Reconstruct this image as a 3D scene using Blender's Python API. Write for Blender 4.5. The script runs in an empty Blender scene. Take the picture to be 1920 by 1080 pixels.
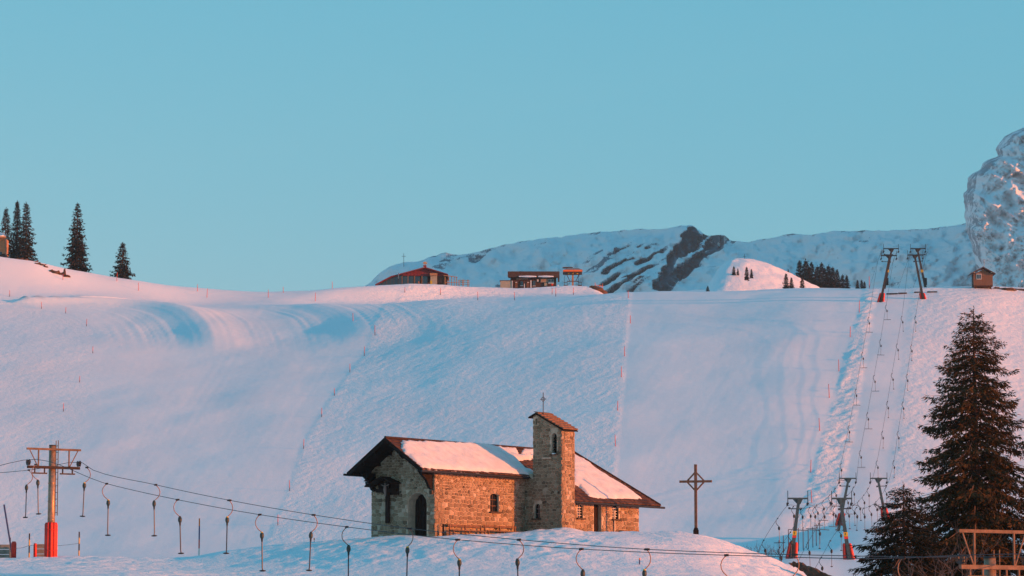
import bpy, bmesh, math, random
import numpy as np
from mathutils import Vector, Matrix, geometry

C = bpy.context.scene.collection
SC = bpy.context.scene
R = math.radians

# ---------------------------------------------------------------- camera
PITCH = R(6.3)
FPX = 6000.0                       # focal length in photo pixels (1920 wide)
cd = bpy.data.cameras.new('camera'); cam = bpy.data.objects.new('camera', cd); C.objects.link(cam)
cd.sensor_width = 36.0; cd.lens = 36.0 * FPX / 1920.0
cd.clip_start = 1.0; cd.clip_end = 30000.0
cam.location = (0, 0, 0); cam.rotation_euler = (R(90) + PITCH, 0, 0)
SC.camera = cam
SC.render.resolution_x = 1024; SC.render.resolution_y = 576

# ---------------------------------------------------------------- sky, sun, exposure
SUN_AZ, SUN_EL = R(-18.0), R(6.3)  # measured from +X (right of the picture), towards the camera
SUN = Vector((math.cos(SUN_EL) * math.cos(SUN_AZ), math.cos(SUN_EL) * math.sin(SUN_AZ), math.sin(SUN_EL)))
w = bpy.data.worlds.new('World'); SC.world = w; w.use_nodes = True
nt = w.node_tree; nt.nodes.clear()
sky = nt.nodes.new('ShaderNodeTexSky'); sky.sky_type = 'NISHITA'; sky.sun_disc = False
sky.sun_elevation = SUN_EL; sky.sun_rotation = math.atan2(SUN.x, SUN.y)
sky.altitude = 1500; sky.air_density = 1.0; sky.dust_density = 0.4; sky.ozone_density = 1.6
# teal-and-orange grade of the whole sky, the same in every direction: each channel a + k * value ^ gamma
sep = nt.nodes.new('ShaderNodeSeparateColor'); com = nt.nodes.new('ShaderNodeCombineColor')
nt.links.new(sky.outputs[0], sep.inputs[0])
SKY_STRENGTH = 0.12
for i, (k, g, a) in enumerate(((0.060, 1.6, 0.034), (0.275, 0.40, 0.0), (0.375, 0.25, 0.0))):
    pw = nt.nodes.new('ShaderNodeMath'); pw.operation = 'POWER'; pw.inputs[1].default_value = g
    ml = nt.nodes.new('ShaderNodeMath'); ml.operation = 'MULTIPLY'; ml.inputs[1].default_value = k / SKY_STRENGTH
    nt.links.new(sep.outputs[i], pw.inputs[0]); nt.links.new(pw.outputs[0], ml.inputs[0]); 
    ad = nt.nodes.new('ShaderNodeMath'); ad.operation = 'ADD'; ad.inputs[1].default_value = a / SKY_STRENGTH
    nt.links.new(ml.outputs[0], ad.inputs[0]); nt.links.new(ad.outputs[0], com.inputs[i])
bg = nt.nodes.new('ShaderNodeBackground'); bg.inputs[1].default_value = SKY_STRENGTH
out = nt.nodes.new('ShaderNodeOutputWorld')
nt.links.new(com.outputs[0], bg.inputs[0]); nt.links.new(bg.outputs[0], out.inputs[0])
sl = bpy.data.lights.new('sun', 'SUN'); sl.energy = 5.0; sl.angle = R(0.7); sl.color = (1.0, 0.285, 0.06)
so = bpy.data.objects.new('sun', sl); C.objects.link(so)
so.rotation_euler = SUN.to_track_quat('Z', 'Y').to_euler()
SC.view_settings.view_transform = 'Standard'; SC.view_settings.look = 'None'
SC.view_settings.exposure = 0.46; SC.view_settings.gamma = 1.0; SC.view_settings.use_curve_mapping = False

# ---------------------------------------------------------------- helpers
HZ = 540 + FPX * math.tan(PITCH)   # row of the horizon
def zof(py, Y):                    # height that shows at photo row py at distance Y
    return Y * np.tan(PITCH + np.arctan((540 - np.asarray(py, float)) / FPX))
def pyof(Z, Y):
    return 540 - FPX * np.tan(np.arctan2(Z, Y) - PITCH)
def xof(px, py, Y):
    v = (540 - py) / FPX
    return (px - 960) / FPX * Y / (math.cos(PITCH) - v * math.sin(PITCH))
def P(px, py, Y):
    return Vector((xof(px, py, Y), Y, float(zof(py, Y))))

def pchip(xs, ys, x):
    xs = np.asarray(xs, float); ys = np.asarray(ys, float); x = np.asarray(x, float)
    h = np.diff(xs); d = np.diff(ys) / h
    m = np.zeros_like(ys); m[0] = d[0]; m[-1] = d[-1]
    for i in range(1, len(xs) - 1):
        if d[i-1] * d[i] > 0:
            w1 = 2*h[i] + h[i-1]; w2 = h[i] + 2*h[i-1]
            m[i] = (w1 + w2) / (w1/d[i-1] + w2/d[i])
    x = np.clip(x, xs[0], xs[-1])
    k = np.clip(np.searchsorted(xs, x, side='right') - 1, 0, len(xs) - 2)
    t = (x - xs[k]) / h[k]; t2 = t*t; t3 = t2*t
    return (2*t3-3*t2+1)*ys[k] + (t3-2*t2+t)*h[k]*m[k] + (-2*t3+3*t2)*ys[k+1] + (t3-t2)*h[k]*m[k+1]
def tab(d, x):
    ks = sorted(d); return pchip(ks, [d[k] for k in ks], x)

def _hash(ix, iy, seed):
    n = (ix.astype(np.int64) * 374761393 + iy.astype(np.int64) * 668265263 + seed * 974634541) & 0xffffffff
    n = ((n ^ (n >> 13)) * 1274126177) & 0xffffffff
    return ((n ^ (n >> 16)) & 0xffff) / 32767.5 - 1.0
def vnoise(x, y, seed=0):
    x, y = np.broadcast_arrays(np.asarray(x, float), np.asarray(y, float))
    ix = np.floor(x); iy = np.floor(y); fx = x - ix; fy = y - iy
    fx = fx*fx*fx*(fx*(fx*6-15)+10); fy = fy*fy*fy*(fy*(fy*6-15)+10)
    a = _hash(ix, iy, seed); b = _hash(ix+1, iy, seed); c = _hash(ix, iy+1, seed); d = _hash(ix+1, iy+1, seed)
    return (a*(1-fx)+b*fx)*(1-fy) + (c*(1-fx)+d*fx)*fy
def fbm(x, y, oct=4, seed=0, gain=0.5):
    s = 0; a = 1
    for o in range(oct):
        s = s + a * vnoise(x * 2**o + 17.3*o, y * 2**o - 9.1*o, seed + o); a *= gain
    return s
def sstep(a, b, x):
    t = np.clip((np.asarray(x, float) - a) / (b - a), 0, 1); return t*t*(3-2*t)
def gbump(c, w_, x):
    return np.exp(-((np.asarray(x, float) - c) / w_) ** 2)

# ---- mesh builder: everything is collected in world space, then built as ONE mesh object
class MB:
    def __init__(s): s.v = []; s.f = []; s.a = []; s.cur = 0.5
    def add(s, vs, fs):
        n = len(s.v); s.v.extend([tuple(v) for v in vs]); s.f.extend([tuple(n + i for i in f) for f in fs]); s.a.extend([s.cur] * len(fs)); return s
    def hexa(s, b, t):            # four bottom, four top corners (counter-clockwise from above)
        return s.add(list(b) + list(t), [(3,2,1,0),(4,5,6,7),(0,1,5,4),(1,2,6,5),(2,3,7,6),(3,0,4,7)])
    def box(s, c, size, m=None):
        hx, hy, hz = size[0]/2, size[1]/2, size[2]/2
        p = [Vector(q) for q in ((-hx,-hy,-hz),(hx,-hy,-hz),(hx,hy,-hz),(-hx,hy,-hz),(-hx,-hy,hz),(hx,-hy,hz),(hx,hy,hz),(-hx,hy,hz))]
        if m is not None: p = [m @ q for q in p]
        c = Vector(c); p = [q + c for q in p]; return s.hexa(p[:4], p[4:])
    def beam(s, a, b, w_, h_, up=(0,0,1)):
        a = Vector(a); b = Vector(b); d = (b - a).normalized(); up = Vector(up)
        sd = d.cross(up)
        if sd.length < 1e-4: sd = d.cross(Vector((1,0,0)))
        sd.normalize(); u = sd.cross(d).normalized(); sd *= w_/2; u *= h_/2
        return s.hexa([a-sd-u, a+sd-u, b+sd-u, b-sd-u], [a-sd+u, a+sd+u, b+sd+u, b-sd+u])
    def tube(s, pts, r, seg=6, caps=True):
        pts = [Vector(p) for p in pts]; n = len(pts); rs = r if isinstance(r, (list, tuple)) else [r]*n
        vs = []; ref = None
        for i, p in enumerate(pts):
            d = (pts[min(i+1, n-1)] - pts[max(i-1, 0)])
            d = d.normalized() if d.length > 1e-9 else Vector((0,0,1))
            if ref is None: ref = d.orthogonal().normalized()
            ref = (ref - d * ref.dot(d));
            ref = ref.normalized() if ref.length > 1e-6 else d.orthogonal().normalized()
            bn = d.cross(ref)
            for k in range(seg):
                a = 2*math.pi*k/seg; vs.append(p + (ref*math.cos(a) + bn*math.sin(a)) * rs[i])
        fs = []
        for i in range(n-1):
            for k in range(seg):
                k2 = (k+1) % seg; fs.append((i*seg+k, i*seg+k2, (i+1)*seg+k2, (i+1)*seg+k))
        if caps: fs.append(tuple(reversed(range(seg)))); fs.append(tuple((n-1)*seg+k for k in range(seg)))
        return s.add(vs, fs)
    def cyl(s, a, b, r0, r1=None, seg=10): return s.tube([a, b], [r0, r0 if r1 is None else r1], seg)
    def prism(s, poly, off):      # polygon (list of Vectors) extruded by vector off
        poly = [Vector(p) for p in poly]; off = Vector(off); n = len(poly)
        return s.add(poly + [p + off for p in poly], [tuple(range(n))[::-1], tuple(n+i for i in range(n))] + [(i, (i+1) % n, n+(i+1) % n, n+i) for i in range(n)])
    def ball(s, c, r, seg=8, rings=6, sq=(1,1,1)):
        c = Vector(c); vs = []; fs = []
        for i in range(rings+1):
            th = math.pi*i/rings
            for k in range(seg):
                ph = 2*math.pi*k/seg; vs.append(c + Vector((r*sq[0]*math.sin(th)*math.cos(ph), r*sq[1]*math.sin(th)*math.sin(ph), r*sq[2]*math.cos(th))))
        for i in range(rings):
            for k in range(seg): fs.append((i*seg+k, (i+1)*seg+k, (i+1)*seg+(k+1) % seg, i*seg+(k+1) % seg))
        return s.add(vs, fs)
    def build(s, name, m, parent=None, smooth=False, kind=None, label=None, shade=False):
        me = bpy.data.meshes.new(name)
        o0 = root_loc(parent)
        me.from_pydata([(x-o0[0], y-o0[1], z-o0[2]) for x, y, z in s.v], [], s.f); me.validate()
        bm = bmesh.new(); bm.from_mesh(me); bmesh.ops.recalc_face_normals(bm, faces=bm.faces); bm.to_mesh(me); bm.free()
        if shade and len(me.polygons) == len(s.a):
            at = me.attributes.new('shade', 'FLOAT', 'FACE'); at.data.foreach_set('value', s.a)
        if smooth: me.polygons.foreach_set('use_smooth', [True] * len(me.polygons))
        me.materials.append(m)
        o = bpy.data.objects.new(name, me); C.objects.link(o)
        if parent is not None: o.parent = parent
        if kind: o['kind'] = kind
        if label: o['label'] = label
        return o

def root_loc(o):
    l = Vector((0, 0, 0))
    while o is not None: l = l + Vector(o.location); o = o.parent
    return l
def tag(o, label=None, cat=None, group=None, kind=None):
    if label: o['label'] = label
    if cat: o['category'] = cat
    if group: o['group'] = group
    if kind: o['kind'] = kind
    return o
def thing(name, loc, label, cat, group=None):
    o = bpy.data.objects.new(name, None); C.objects.link(o); o.location = loc; o.empty_display_size = 0.3
    return tag(o, label, cat, group)
def copy_tree(o, kids, parent=None):
    c = o.copy(); C.objects.link(c)
    if parent is not None: c.parent = parent
    for ch in kids.get(o.name, []): copy_tree(ch, kids, c)
    return c
def kids_of(o, d=None):
    d = {} if d is None else d
    d[o.name] = list(o.children)
    for ch in o.children: kids_of(ch, d)
    return d

def grid_obj(name, X, Y, Z, m, attrs=None, kind='structure', smooth=True, mask=None):
    nr, nc = X.shape; co = np.stack([X, Y, Z], -1).reshape(-1, 3)
    idx = np.arange(nr*nc).reshape(nr, nc)
    q = np.stack([idx[:-1, :-1], idx[:-1, 1:], idx[1:, 1:], idx[1:, :-1]], -1).reshape(-1, 4)
    if mask is not None: q = q[mask.reshape(-1)]
    me = bpy.data.meshes.new(name)
    me.vertices.add(len(co)); me.vertices.foreach_set('co', co.ravel())
    me.loops.add(q.size); me.loops.foreach_set('vertex_index', q.ravel().astype(np.int32))
    me.polygons.add(len(q)); me.polygons.foreach_set('loop_start', np.arange(0, q.size, 4, dtype=np.int32))
    me.update(calc_edges=True)
    if smooth: me.polygons.foreach_set('use_smooth', np.ones(len(q), bool))
    for k, a in (attrs or {}).items():
        at = me.attributes.new(k, 'FLOAT', 'POINT'); at.data.foreach_set('value', a.ravel().astype(np.float32))
    me.materials.append(m)
    o = bpy.data.objects.new(name, me); C.objects.link(o)
    if kind: o['kind'] = kind
    return o

# ---------------------------------------------------------------- materials
class NT:
    def __init__(s, name):
        s.m = bpy.data.materials.new(name); s.m.use_nodes = True; s.t = s.m.node_tree; s.t.nodes.clear()
        s.out = s.n('ShaderNodeOutputMaterial'); s.b = s.n('ShaderNodeBsdfPrincipled'); s.l(s.b.outputs[0], s.out.inputs[0])
    def n(s, t, **k):
        x = s.t.nodes.new(t)
        for a, v in k.items(): setattr(x, a, v)
        return x
    def l(s, a, b): s.t.links.new(a, b)
    def noise(s, scale, detail=3, vec=None, rough=0.55):
        x = s.n('ShaderNodeTexNoise'); x.inputs['Scale'].default_value = scale; x.inputs['Detail'].default_value = detail; x.inputs['Roughness'].default_value = rough
        if vec is not None: s.l(vec, x.inputs['Vector'])
        return x.outputs[0]
    def ramp(s, fac, stops):
        x = s.n('ShaderNodeValToRGB'); e = x.color_ramp.elements
        while len(e) > 1: e.remove(e[-1])
        e[0].position = stops[0][0]; e[0].color = (*stops[0][1], 1)
        for p, c in stops[1:]: q = e.new(p); q.color = (*c, 1)
        s.l(fac, x.inputs[0]); return x.outputs[0]
    def math(s, op, a, b=None, c=None):
        x = s.n('ShaderNodeMath', operation=op)
        for i, v in enumerate((a, b, c)):
            if v is None: continue
            if isinstance(v, (int, float)): x.inputs[i].default_value = v
            else: s.l(v, x.inputs[i])
        return x.outputs[0]
    def attr(s, name):
        x = s.n('ShaderNodeAttribute'); x.attribute_name = name; return x.outputs['Fac']
    def mix(s, fac, a, b, blend='MIX'):
        x = s.n('ShaderNodeMix', data_type='RGBA', blend_type=blend)
        for i, v in ((0, fac), (6, a), (7, b)):
            if isinstance(v, (int, float)): x.inputs[i].default_value = v
            elif isinstance(v, tuple): x.inputs[i].default_value = (*v, 1)
            else: s.l(v, x.inputs[i])
        return x.outputs[2]
    def bump(s, h, strength=0.5, dist=0.1, prev=None):
        x = s.n('ShaderNodeBump'); s.l(h, x.inputs['Height'])
        if isinstance(strength, (int, float)): x.inputs['Strength'].default_value = strength
        else: s.l(strength, x.inputs['Strength'])
        x.inputs['Distance'].default_value = dist
        if prev is not None: s.l(prev, x.inputs['Normal'])
        return x.outputs[0]
    def pos(s): return s.n('ShaderNodeNewGeometry').outputs['Position']
    def obj(s): return s.n('ShaderNodeTexCoord').outputs['Object']
    def mapping(s, vec, scale=(1,1,1), rot=(0,0,0)):
        x = s.n('ShaderNodeMapping'); s.l(vec, x.inputs[0]); x.inputs['Scale'].default_value = scale; x.inputs['Rotation'].default_value = rot; return x.outputs[0]
    def set(s, col=None, rough=None, metal=None, normal=None, spec=None):
        for k, v in (('Base Color', col), ('Roughness', rough), ('Metallic', metal), ('Normal', normal), ('Specular IOR Level', spec)):
            if v is None: continue
            if isinstance(v, (int, float)): s.b.inputs[k].default_value = v
            elif isinstance(v, tuple): s.b.inputs[k].default_value = (*v, 1)
            else: s.l(v, s.b.inputs[k])
        return s.m
def plain(name, col, rough=0.6, metal=0.0, var=0.25, scale=3.0, spec=0.4, bumpd=0.0):
    t = NT(name); n = t.noise(scale, 4, t.pos())
    c = t.ramp(n, [(0.3, tuple(x*(1-var) for x in col)), (0.7, tuple(min(1, x*(1+var)) for x in col))])
    nm = t.bump(n, 0.5, bumpd) if bumpd else None
    return t.set(c, rough, metal, nm, spec)
# ---------------------------------------------------------------- snow
def snow_mat():
    t = NT('snow'); p = t.pos(); rgh = t.attr('rough')
    n1 = t.noise(0.9, 5, p, 0.62)                             # wind crust, half-metre lumps
    n2 = t.noise(6.0, 3, p, 0.6)
    h = t.math('ADD', n1, t.math('MULTIPLY', n2, 0.18))
    st = t.math('MULTIPLY_ADD', rgh, 0.50, 0.08)
    b1 = t.bump(h, st, 0.5)
    n3 = t.noise(0.06, 3, p)
    col = t.ramp(n3, [(0.3, (0.80, 0.81, 0.83)), (0.7, (0.86, 0.86, 0.87))])
    t.set(col, 0.65, 0, b1, 0.25)
    return t.m
M = {}
M['snow'] = snow_mat()

# ---- the land as feature lines (distance Y, photo row the line shows at), lofted into one sheet
cols = np.concatenate([np.arange(-2600, -1500, 200), np.arange(-1500, -60, 48), np.arange(-60, 1984, 4.0), np.arange(1984, 3400, 48), np.arange(3400, 4600, 200)])
def line_py(Yt, pyt):
    y = tab(Yt, cols) if isinstance(Yt, dict) else np.zeros(len(cols)) + Yt
    z = zof(tab(pyt, cols), y); return y, z
def line_z(Yt, zt):
    y = tab(Yt, cols) if isinstance(Yt, dict) else np.zeros(len(cols)) + Yt
    z = tab(zt, cols) if isinstance(zt, dict) else np.zeros(len(cols)) + zt; return y, z
CREST = {-9000: 300, -1500: 300, -400: 400, 0: 479, 60: 490, 130: 508, 250: 527, 350: 539, 500: 548, 560: 546, 640: 538, 760: 533, 870: 537, 960: 540, 1060: 537, 1110: 541, 1150: 566, 1250: 580, 2000: 580, 9600: 600}
lines = [line_z(4, -1.9), line_z(80, {-9000: -3, 900: -3, 1500: -4.5, 2000: -6, 9600: -6})]
lines.append(line_py(150, {-9000: 1120, 0: 1130, 300: 1140, 500: 1145, 800: 1145, 1150: 1150, 1400: 1165, 1550: 1200, 1700: 1240, 1900: 1300, 3000: 1300, 9600: 1250}))
lines.append(line_py(180, {-9000: 1072, 0: 1074, 300: 1079, 450: 1083, 560: 1083, 700: 1079, 850: 1076, 1000: 1075, 1150: 1077, 1300: 1083, 1400: 1098, 1550: 1135, 1700: 1170, 1900: 1215, 9600: 1230}))
lines.append(line_py(191, {-9000: 1060, 0: 1063, 150: 1063, 300: 1066, 420: 1062, 560: 1050, 700: 1034, 850: 1027, 1000: 1024, 1150: 1026, 1300: 1037, 1400: 1062, 1500: 1088, 1700: 1135, 1900: 1180, 9600: 1200}))
kn = {-9000: 1040, -100: 1050, 0: 1050, 150: 1048, 300: 1047, 350: 1044, 430: 1031, 540: 1018, 690: 1007, 760: 1004, 815: 1008, 900: 1006, 966: 1003, 1010: 998, 1060: 996, 1100: 1001, 1200: 1001, 1260: 998, 1310: 1004, 1350: 1014, 1400: 1030, 1450: 1046, 1500: 1066, 1540: 1082, 1700: 1110, 1900: 1150, 9600: 1180}
lines.append(line_py({-9000: 200, 0: 204, 300: 204, 500: 203, 700: 200, 815: 198, 1000: 204, 1200: 206, 1400: 204, 9600: 204}, kn))
lines.append(line_z({-9000: 226, 300: 222, 600: 228, 1200: 228, 9600: 228}, lines[-1][1] - 0.25))
lines[-1] = (lines[-1][0], lines[-2][1] - 0.25)
lines.append(line_z(275, {-9000: -1, 0: -1.5, 900: -2.5, 1300: -2.0, 1500: -1.0, 1700: -0.6, 2100: -0.5, 9600: 2}))
lines.append(line_py(350, {-9000: 1060, 0: 1075, 600: 1080, 1200: 1072, 1420: 1055, 1490: 1047, 1590: 1049, 1700: 1046, 1920: 1030, 9600: 1010}))
foot = line_py({-9000: 520, 0: 488, 300: 481, 600: 474, 1200: 463.5, 1450: 463, 1530: 466, 1580: 470, 1640: 470.5, 1720: 469, 1920: 472, 9600: 475}, {-9000: 1020, 0: 1038, 500: 1046, 1200: 1036, 1450: 1020, 1530: 1004, 1580: 983, 1640: 978, 1720: 985, 1920: 975, 9600: 960})
lip = line_py({-9000: 700, -300: 625, 0: 612, 200: 607, 400: 601, 560: 597.5, 660: 598, 760: 598.5, 850: 597, 1000: 593, 1200: 586, 1400: 580.5, 1550: 577, 1650: 575, 1750: 574.5, 1920: 579, 2400: 597, 9600: 640},
              {-9000: 470, -600: 560, 0: 604, 180: 614, 400: 626, 560: 622, 660: 612, 760: 597, 850: 583, 1000: 568, 1130: 559, 1180: 557, 1300: 554, 1400: 550, 1530: 545, 1640: 544, 1760: 545, 1840: 544, 1920: 547, 3000: 555, 9600: 560})
lines.append(foot)
for t, k in ((0.12, -0.02), (0.5, 0.015), (0.85, 0.022)):
    lines.append((foot[0] + t*(lip[0]-foot[0]), foot[1] + (t + k)*(lip[1]-foot[1])))
lines.append(lip)
lines.append(line_py({-9000: 720, -600: 650, 0: 622, 400: 617, 700: 612, 1000: 607, 1200: 599, 1400: 594, 1650: 589, 1760: 588.5, 1920: 594, 9600: 655},
                     {-9000: 430, -600: 530, 0: 572, 180: 580, 400: 586, 560: 588, 700: 590, 850: 573, 1000: 561, 1130: 554, 1180: 551, 1300: 548.5, 1400: 545, 1530: 540, 1640: 540, 1760: 541, 1840: 540, 1920: 543, 3000: 545, 9600: 550}))
lines.append(line_py({-9000: 740, -600: 662, 0: 629, 300: 633, 560: 637, 700: 642, 1000: 662, 1110: 668, 1250: 640, 1920: 616, 9600: 680},
                     {-9000: 380, -600: 480, 0: 535, 180: 552, 400: 566, 560: 566, 700: 566, 850: 560, 1000: 553, 1110: 552, 1180: 560, 1300: 560, 1920: 556, 9600: 560}))
lines.append(line_py({-9000: 760, -600: 675, 0: 640, 300: 650, 560: 650, 760: 657, 960: 674, 1110: 681, 1300: 660, 1920: 650, 9600: 700}, CREST))
lines.append((lines[-1][0] + 45, lines[-1][1] - tab({-9000: 0, 0: 4, 600: 7, 1100: 6, 1300: 6, 9600: 4}, cols)))
lines.append((lines[-1][0] + 380, zof(tab({-9000: 640, 0: 640, 1150: 620, 1300: 560, 1650: 556, 1900: 590, 9600: 640}, cols), lines[-1][0] + 380)))
lines.append((np.full(len(cols), 2600.0), np.full(len(cols), -60.0)))
lines.append((np.full(len(cols), 4500.0), np.full(len(cols), -100.0)))
sub = [8, 14, 24, 46, 70, 40, 24, 36, 56, 34, 130, 110, 46, 40, 34, 50, 16, 14, 4, 3]
assert len(sub) == len(lines) - 1, (len(sub), len(lines))
LY = np.array([l[0] for l in lines]); LZ = np.array([l[1] for l in lines])
kk = np.concatenate([i + np.arange(n)/n for i, n in enumerate(sub)] + [[len(lines)-1]])
TY = np.empty((len(kk), len(cols))); TZ = np.empty_like(TY)
for j in range(len(cols)):
    TY[:, j] = np.interp(kk, np.arange(len(lines)), LY[:, j]); TZ[:, j] = pchip(LY[:, j], LZ[:, j], TY[:, j])
PX = np.broadcast_to(cols, TY.shape)
PY0 = pyof(TZ, TY)
TX = (PX - 960) / FPX * TY / (math.cos(PITCH) - (540 - PY0) / FPX * math.sin(PITCH))
far = kk[:, None] * np.ones_like(TY)
K_FOOT = 9; K_LIP = 13
hill = sstep(K_FOOT - 0.5, K_FOOT + 0.5, far) * (1 - sstep(16.0, 16.5, far))
near = 1 - sstep(6.5, 7.5, far)
# piste edges as photo columns per row
eL = pchip([540, 600, 615, 657, 690, 735, 773, 832, 910, 970, 1060], [760, 712, 703, 686, 659, 629, 604, 570, 543, 518, 480], PY0)
eM = pchip([540, 850, 1060], [1182, 1156, 1135], PY0)
eR1 = pchip([540, 575, 880, 1000], [1620, 1612, 1522, 1490], PY0)
eR2 = pchip([540, 580, 880, 1000], [1645, 1636, 1585, 1550], PY0)
eR3 = pchip([540, 580, 880, 1000], [1722, 1718, 1680, 1660], PY0)
zoneA = sstep(-6, 6, PX - eL) * (1 - sstep(-2, 4, PX - eM))
zoneB = sstep(-3, 10, PX - eR1) * (1 - sstep(-6, 6, PX - eR2))
zoneC = sstep(-20, 5, PX - eR3)
zoneD = (1 - sstep(-10, 20, PX - pchip([540, 580, 620, 660, 1060], [-40, 60, 165, 172, 60], PY0)))      # left flank, ungroomed
upper = sstep(K_LIP + 1.0, K_LIP + 1.6, far) * sstep(560, 700, PX)
rough = hill * np.clip(0.58*zoneA + zoneB + 0.8*zoneC + 0.35*zoneD + 0.4*upper, 0, 1) + near * 0.55
rough = np.clip(rough, 0, 1)
# groomed piste runs lie slightly below the rough snow
dz = hill * (0.06*zoneA + 0.10*zoneB + 0.30*zoneC + 0.22*np.clip((PX - eR2)/(eR3 - eR2), 0, 1)*(1 - zoneC))
# wind crust: lumps stretched along the fall of the wind
wrot = 0.6
U = TX*math.cos(wrot) + TY*math.sin(wrot); V = -TX*math.sin(wrot) + TY*math.cos(wrot)
dz += hill * rough * (1 + 0.9*zoneB) * (0.045*fbm(U/2.6, V/1.2, 4, 3) + 0.03*fbm(U/0.9, V/0.6, 3, 9))
dz += hill * 0.35 * fbm(TX/28, TY/22, 3, 21)
dz += near * (0.05*fbm(TX/3.0, TY/4.0, 4, 5) + (0.04 + 0.06*gbump(8, 7, TX))*fbm(TX/0.8, TY/1.0, 3, 15)*sstep(-0.35, 0.4, vnoise(TX/9, TY/9, 16) + 0.5*gbump(8, 8, TX)) + 0.14*fbm(TX/13, TY/15, 2, 6)) * sstep(20, 120, TY)
# groomer lines bending over the lip on the left
d = np.clip(PY0 - 562, 4, 200)
cc = PX + 2200/d - 25
lane = hill * sstep(11.9, 12.8, far) * (1 - sstep(14.2, 14.9, far)) * (1 - sstep(-10, 230, PX - eL)) * (1 - 0.85*zoneD)
dz += lane * 0.05 * (fbm(cc/4.2, 0*cc + 3.3, 3, 31)) * (0.4 + 0.6*sstep(-0.3, 0.3, vnoise(cc/60, PY0/30, 4)))
dz += lane * (0.95*pchip([-500, 150, 250, 330, 401, 408, 488, 530, 620, 690, 740, 3000], [0, 0, 0.1, 0.5, 1.6, 1.52, 0.25, 0.1, 0.7, 1.6, 1.7, 1.7], cc))
# straight groomer corduroy on the pistes
gro = hill * (1 - rough)
trk = PX + 0.62*PY0                                        # old tracks run down to the left
dz += gro * (0.006*fbm(trk/9, PY0/240, 3, 8) + 0.012*fbm(TX/1.6, TY/1.6, 3, 19))
dz += near * 0.035 * fbm((PY0 + 0.035*PX)/2.6, PX/260, 3, 23) * (1 - sstep(480, 640, PX)) * sstep(1044, 1050, PY0)
TZ = TZ + dz
snow_ground = grid_obj('snow_ground', TX, TY, TZ, M['snow'], {'rough': rough})

def ground(px, Y):
    j = int(np.clip(np.searchsorted(cols, px) - 1, 0, len(cols)-2)); t = (px - cols[j]) / (cols[j+1] - cols[j])
    return (1-t)*np.interp(Y, TY[:, j], TZ[:, j]) + t*np.interp(Y, TY[:, j+1], TZ[:, j+1])
def find(px, py, y0, y1):          # first distance beyond y0 where the ground shows at row py
    ys = np.linspace(y0, y1, 900); z = np.array([ground(px, q) for q in ys]); r = pyof(z, ys)
    i = np.argmax(r <= py)
    if r[i] > py: i = int(np.argmin(r))
    return float(ys[i])
def G(px, Y):
    z = float(ground(px, Y)); return Vector((xof(px, float(pyof(z, Y)), Y), Y, z))
def gxy(x, y):
    px = 960 + x / y * FPX * (math.cos(PITCH))
    for _ in range(3):
        z = float(ground(px, y)); px = 960 + x / y * FPX * (math.cos(PITCH) - (540 - float(pyof(z, y))) / FPX * math.sin(PITCH))
    return float(ground(px, y))
# ---------------------------------------------------------------- mountains far behind
def mountain_mat(name, rot, lo, hazed_rc):
    t = NT(name); p = t.pos(); rk = t.attr('rock')
    n = t.noise(0.036, 6, p, 0.66)
    n2 = t.noise(0.15, 6, t.mapping(p, (0.35, 0.35, 1.5), (0, rot, 0)), 0.75)      # strata
    n3 = t.noise(0.75, 3, t.mapping(p, (0.6, 0.6, 1.2), (0, rot, 0)), 0.7)          # ledges and boulders
    f = t.math('MULTIPLY_ADD', n, 1.0, -0.5)
    f = t.math('ADD', f, t.math('MULTIPLY_ADD', n2, 1.5, -0.75))
    f = t.math('ADD', f, t.math('MULTIPLY_ADD', n3, 1.0, -0.5))
    f = t.math('ADD', f, t.math('MULTIPLY_ADD', rk, 1.0, lo))
    k = t.ramp(f, [(0.40, (0, 0, 0)), (0.52, (1, 1, 1))])
    rock = t.ramp(n3, [(0.3, hazed_rc), (0.7, tuple(2.2*x for x in hazed_rc))])  # distance haze is mixed into the rock colour: paler and bluer
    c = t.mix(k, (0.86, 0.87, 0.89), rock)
    h = t.math('ADD', n2, t.math('MULTIPLY', n3, 0.25))
    return t.set(c, 0.85, 0, t.bump(h, 0.55, 5.0), 0.15)
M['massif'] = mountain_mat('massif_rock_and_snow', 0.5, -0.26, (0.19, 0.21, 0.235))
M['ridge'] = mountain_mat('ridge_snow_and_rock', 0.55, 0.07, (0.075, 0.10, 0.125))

def in_poly(px, py, poly):
    ins = np.zeros(px.shape, bool); n = len(poly)
    for i in range(n):
        x0, y0 = poly[i]; x1, y1 = poly[(i+1) % n]
        if y0 == y1: continue
        c = ((y0 > py) != (y1 > py)) & (px < (x1-x0)*(py-y0)/(y1-y0) + x0); ins ^= c
    return ins.astype(float)
def soft(a, n=2):
    for _ in range(n):
        b = np.pad(a, 1, mode='edge')
        a = (b[:-2,1:-1] + b[2:,1:-1] + b[1:-1,:-2] + b[1:-1,2:] + 2*b[1:-1,1:-1]) / 6
    return a

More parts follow.
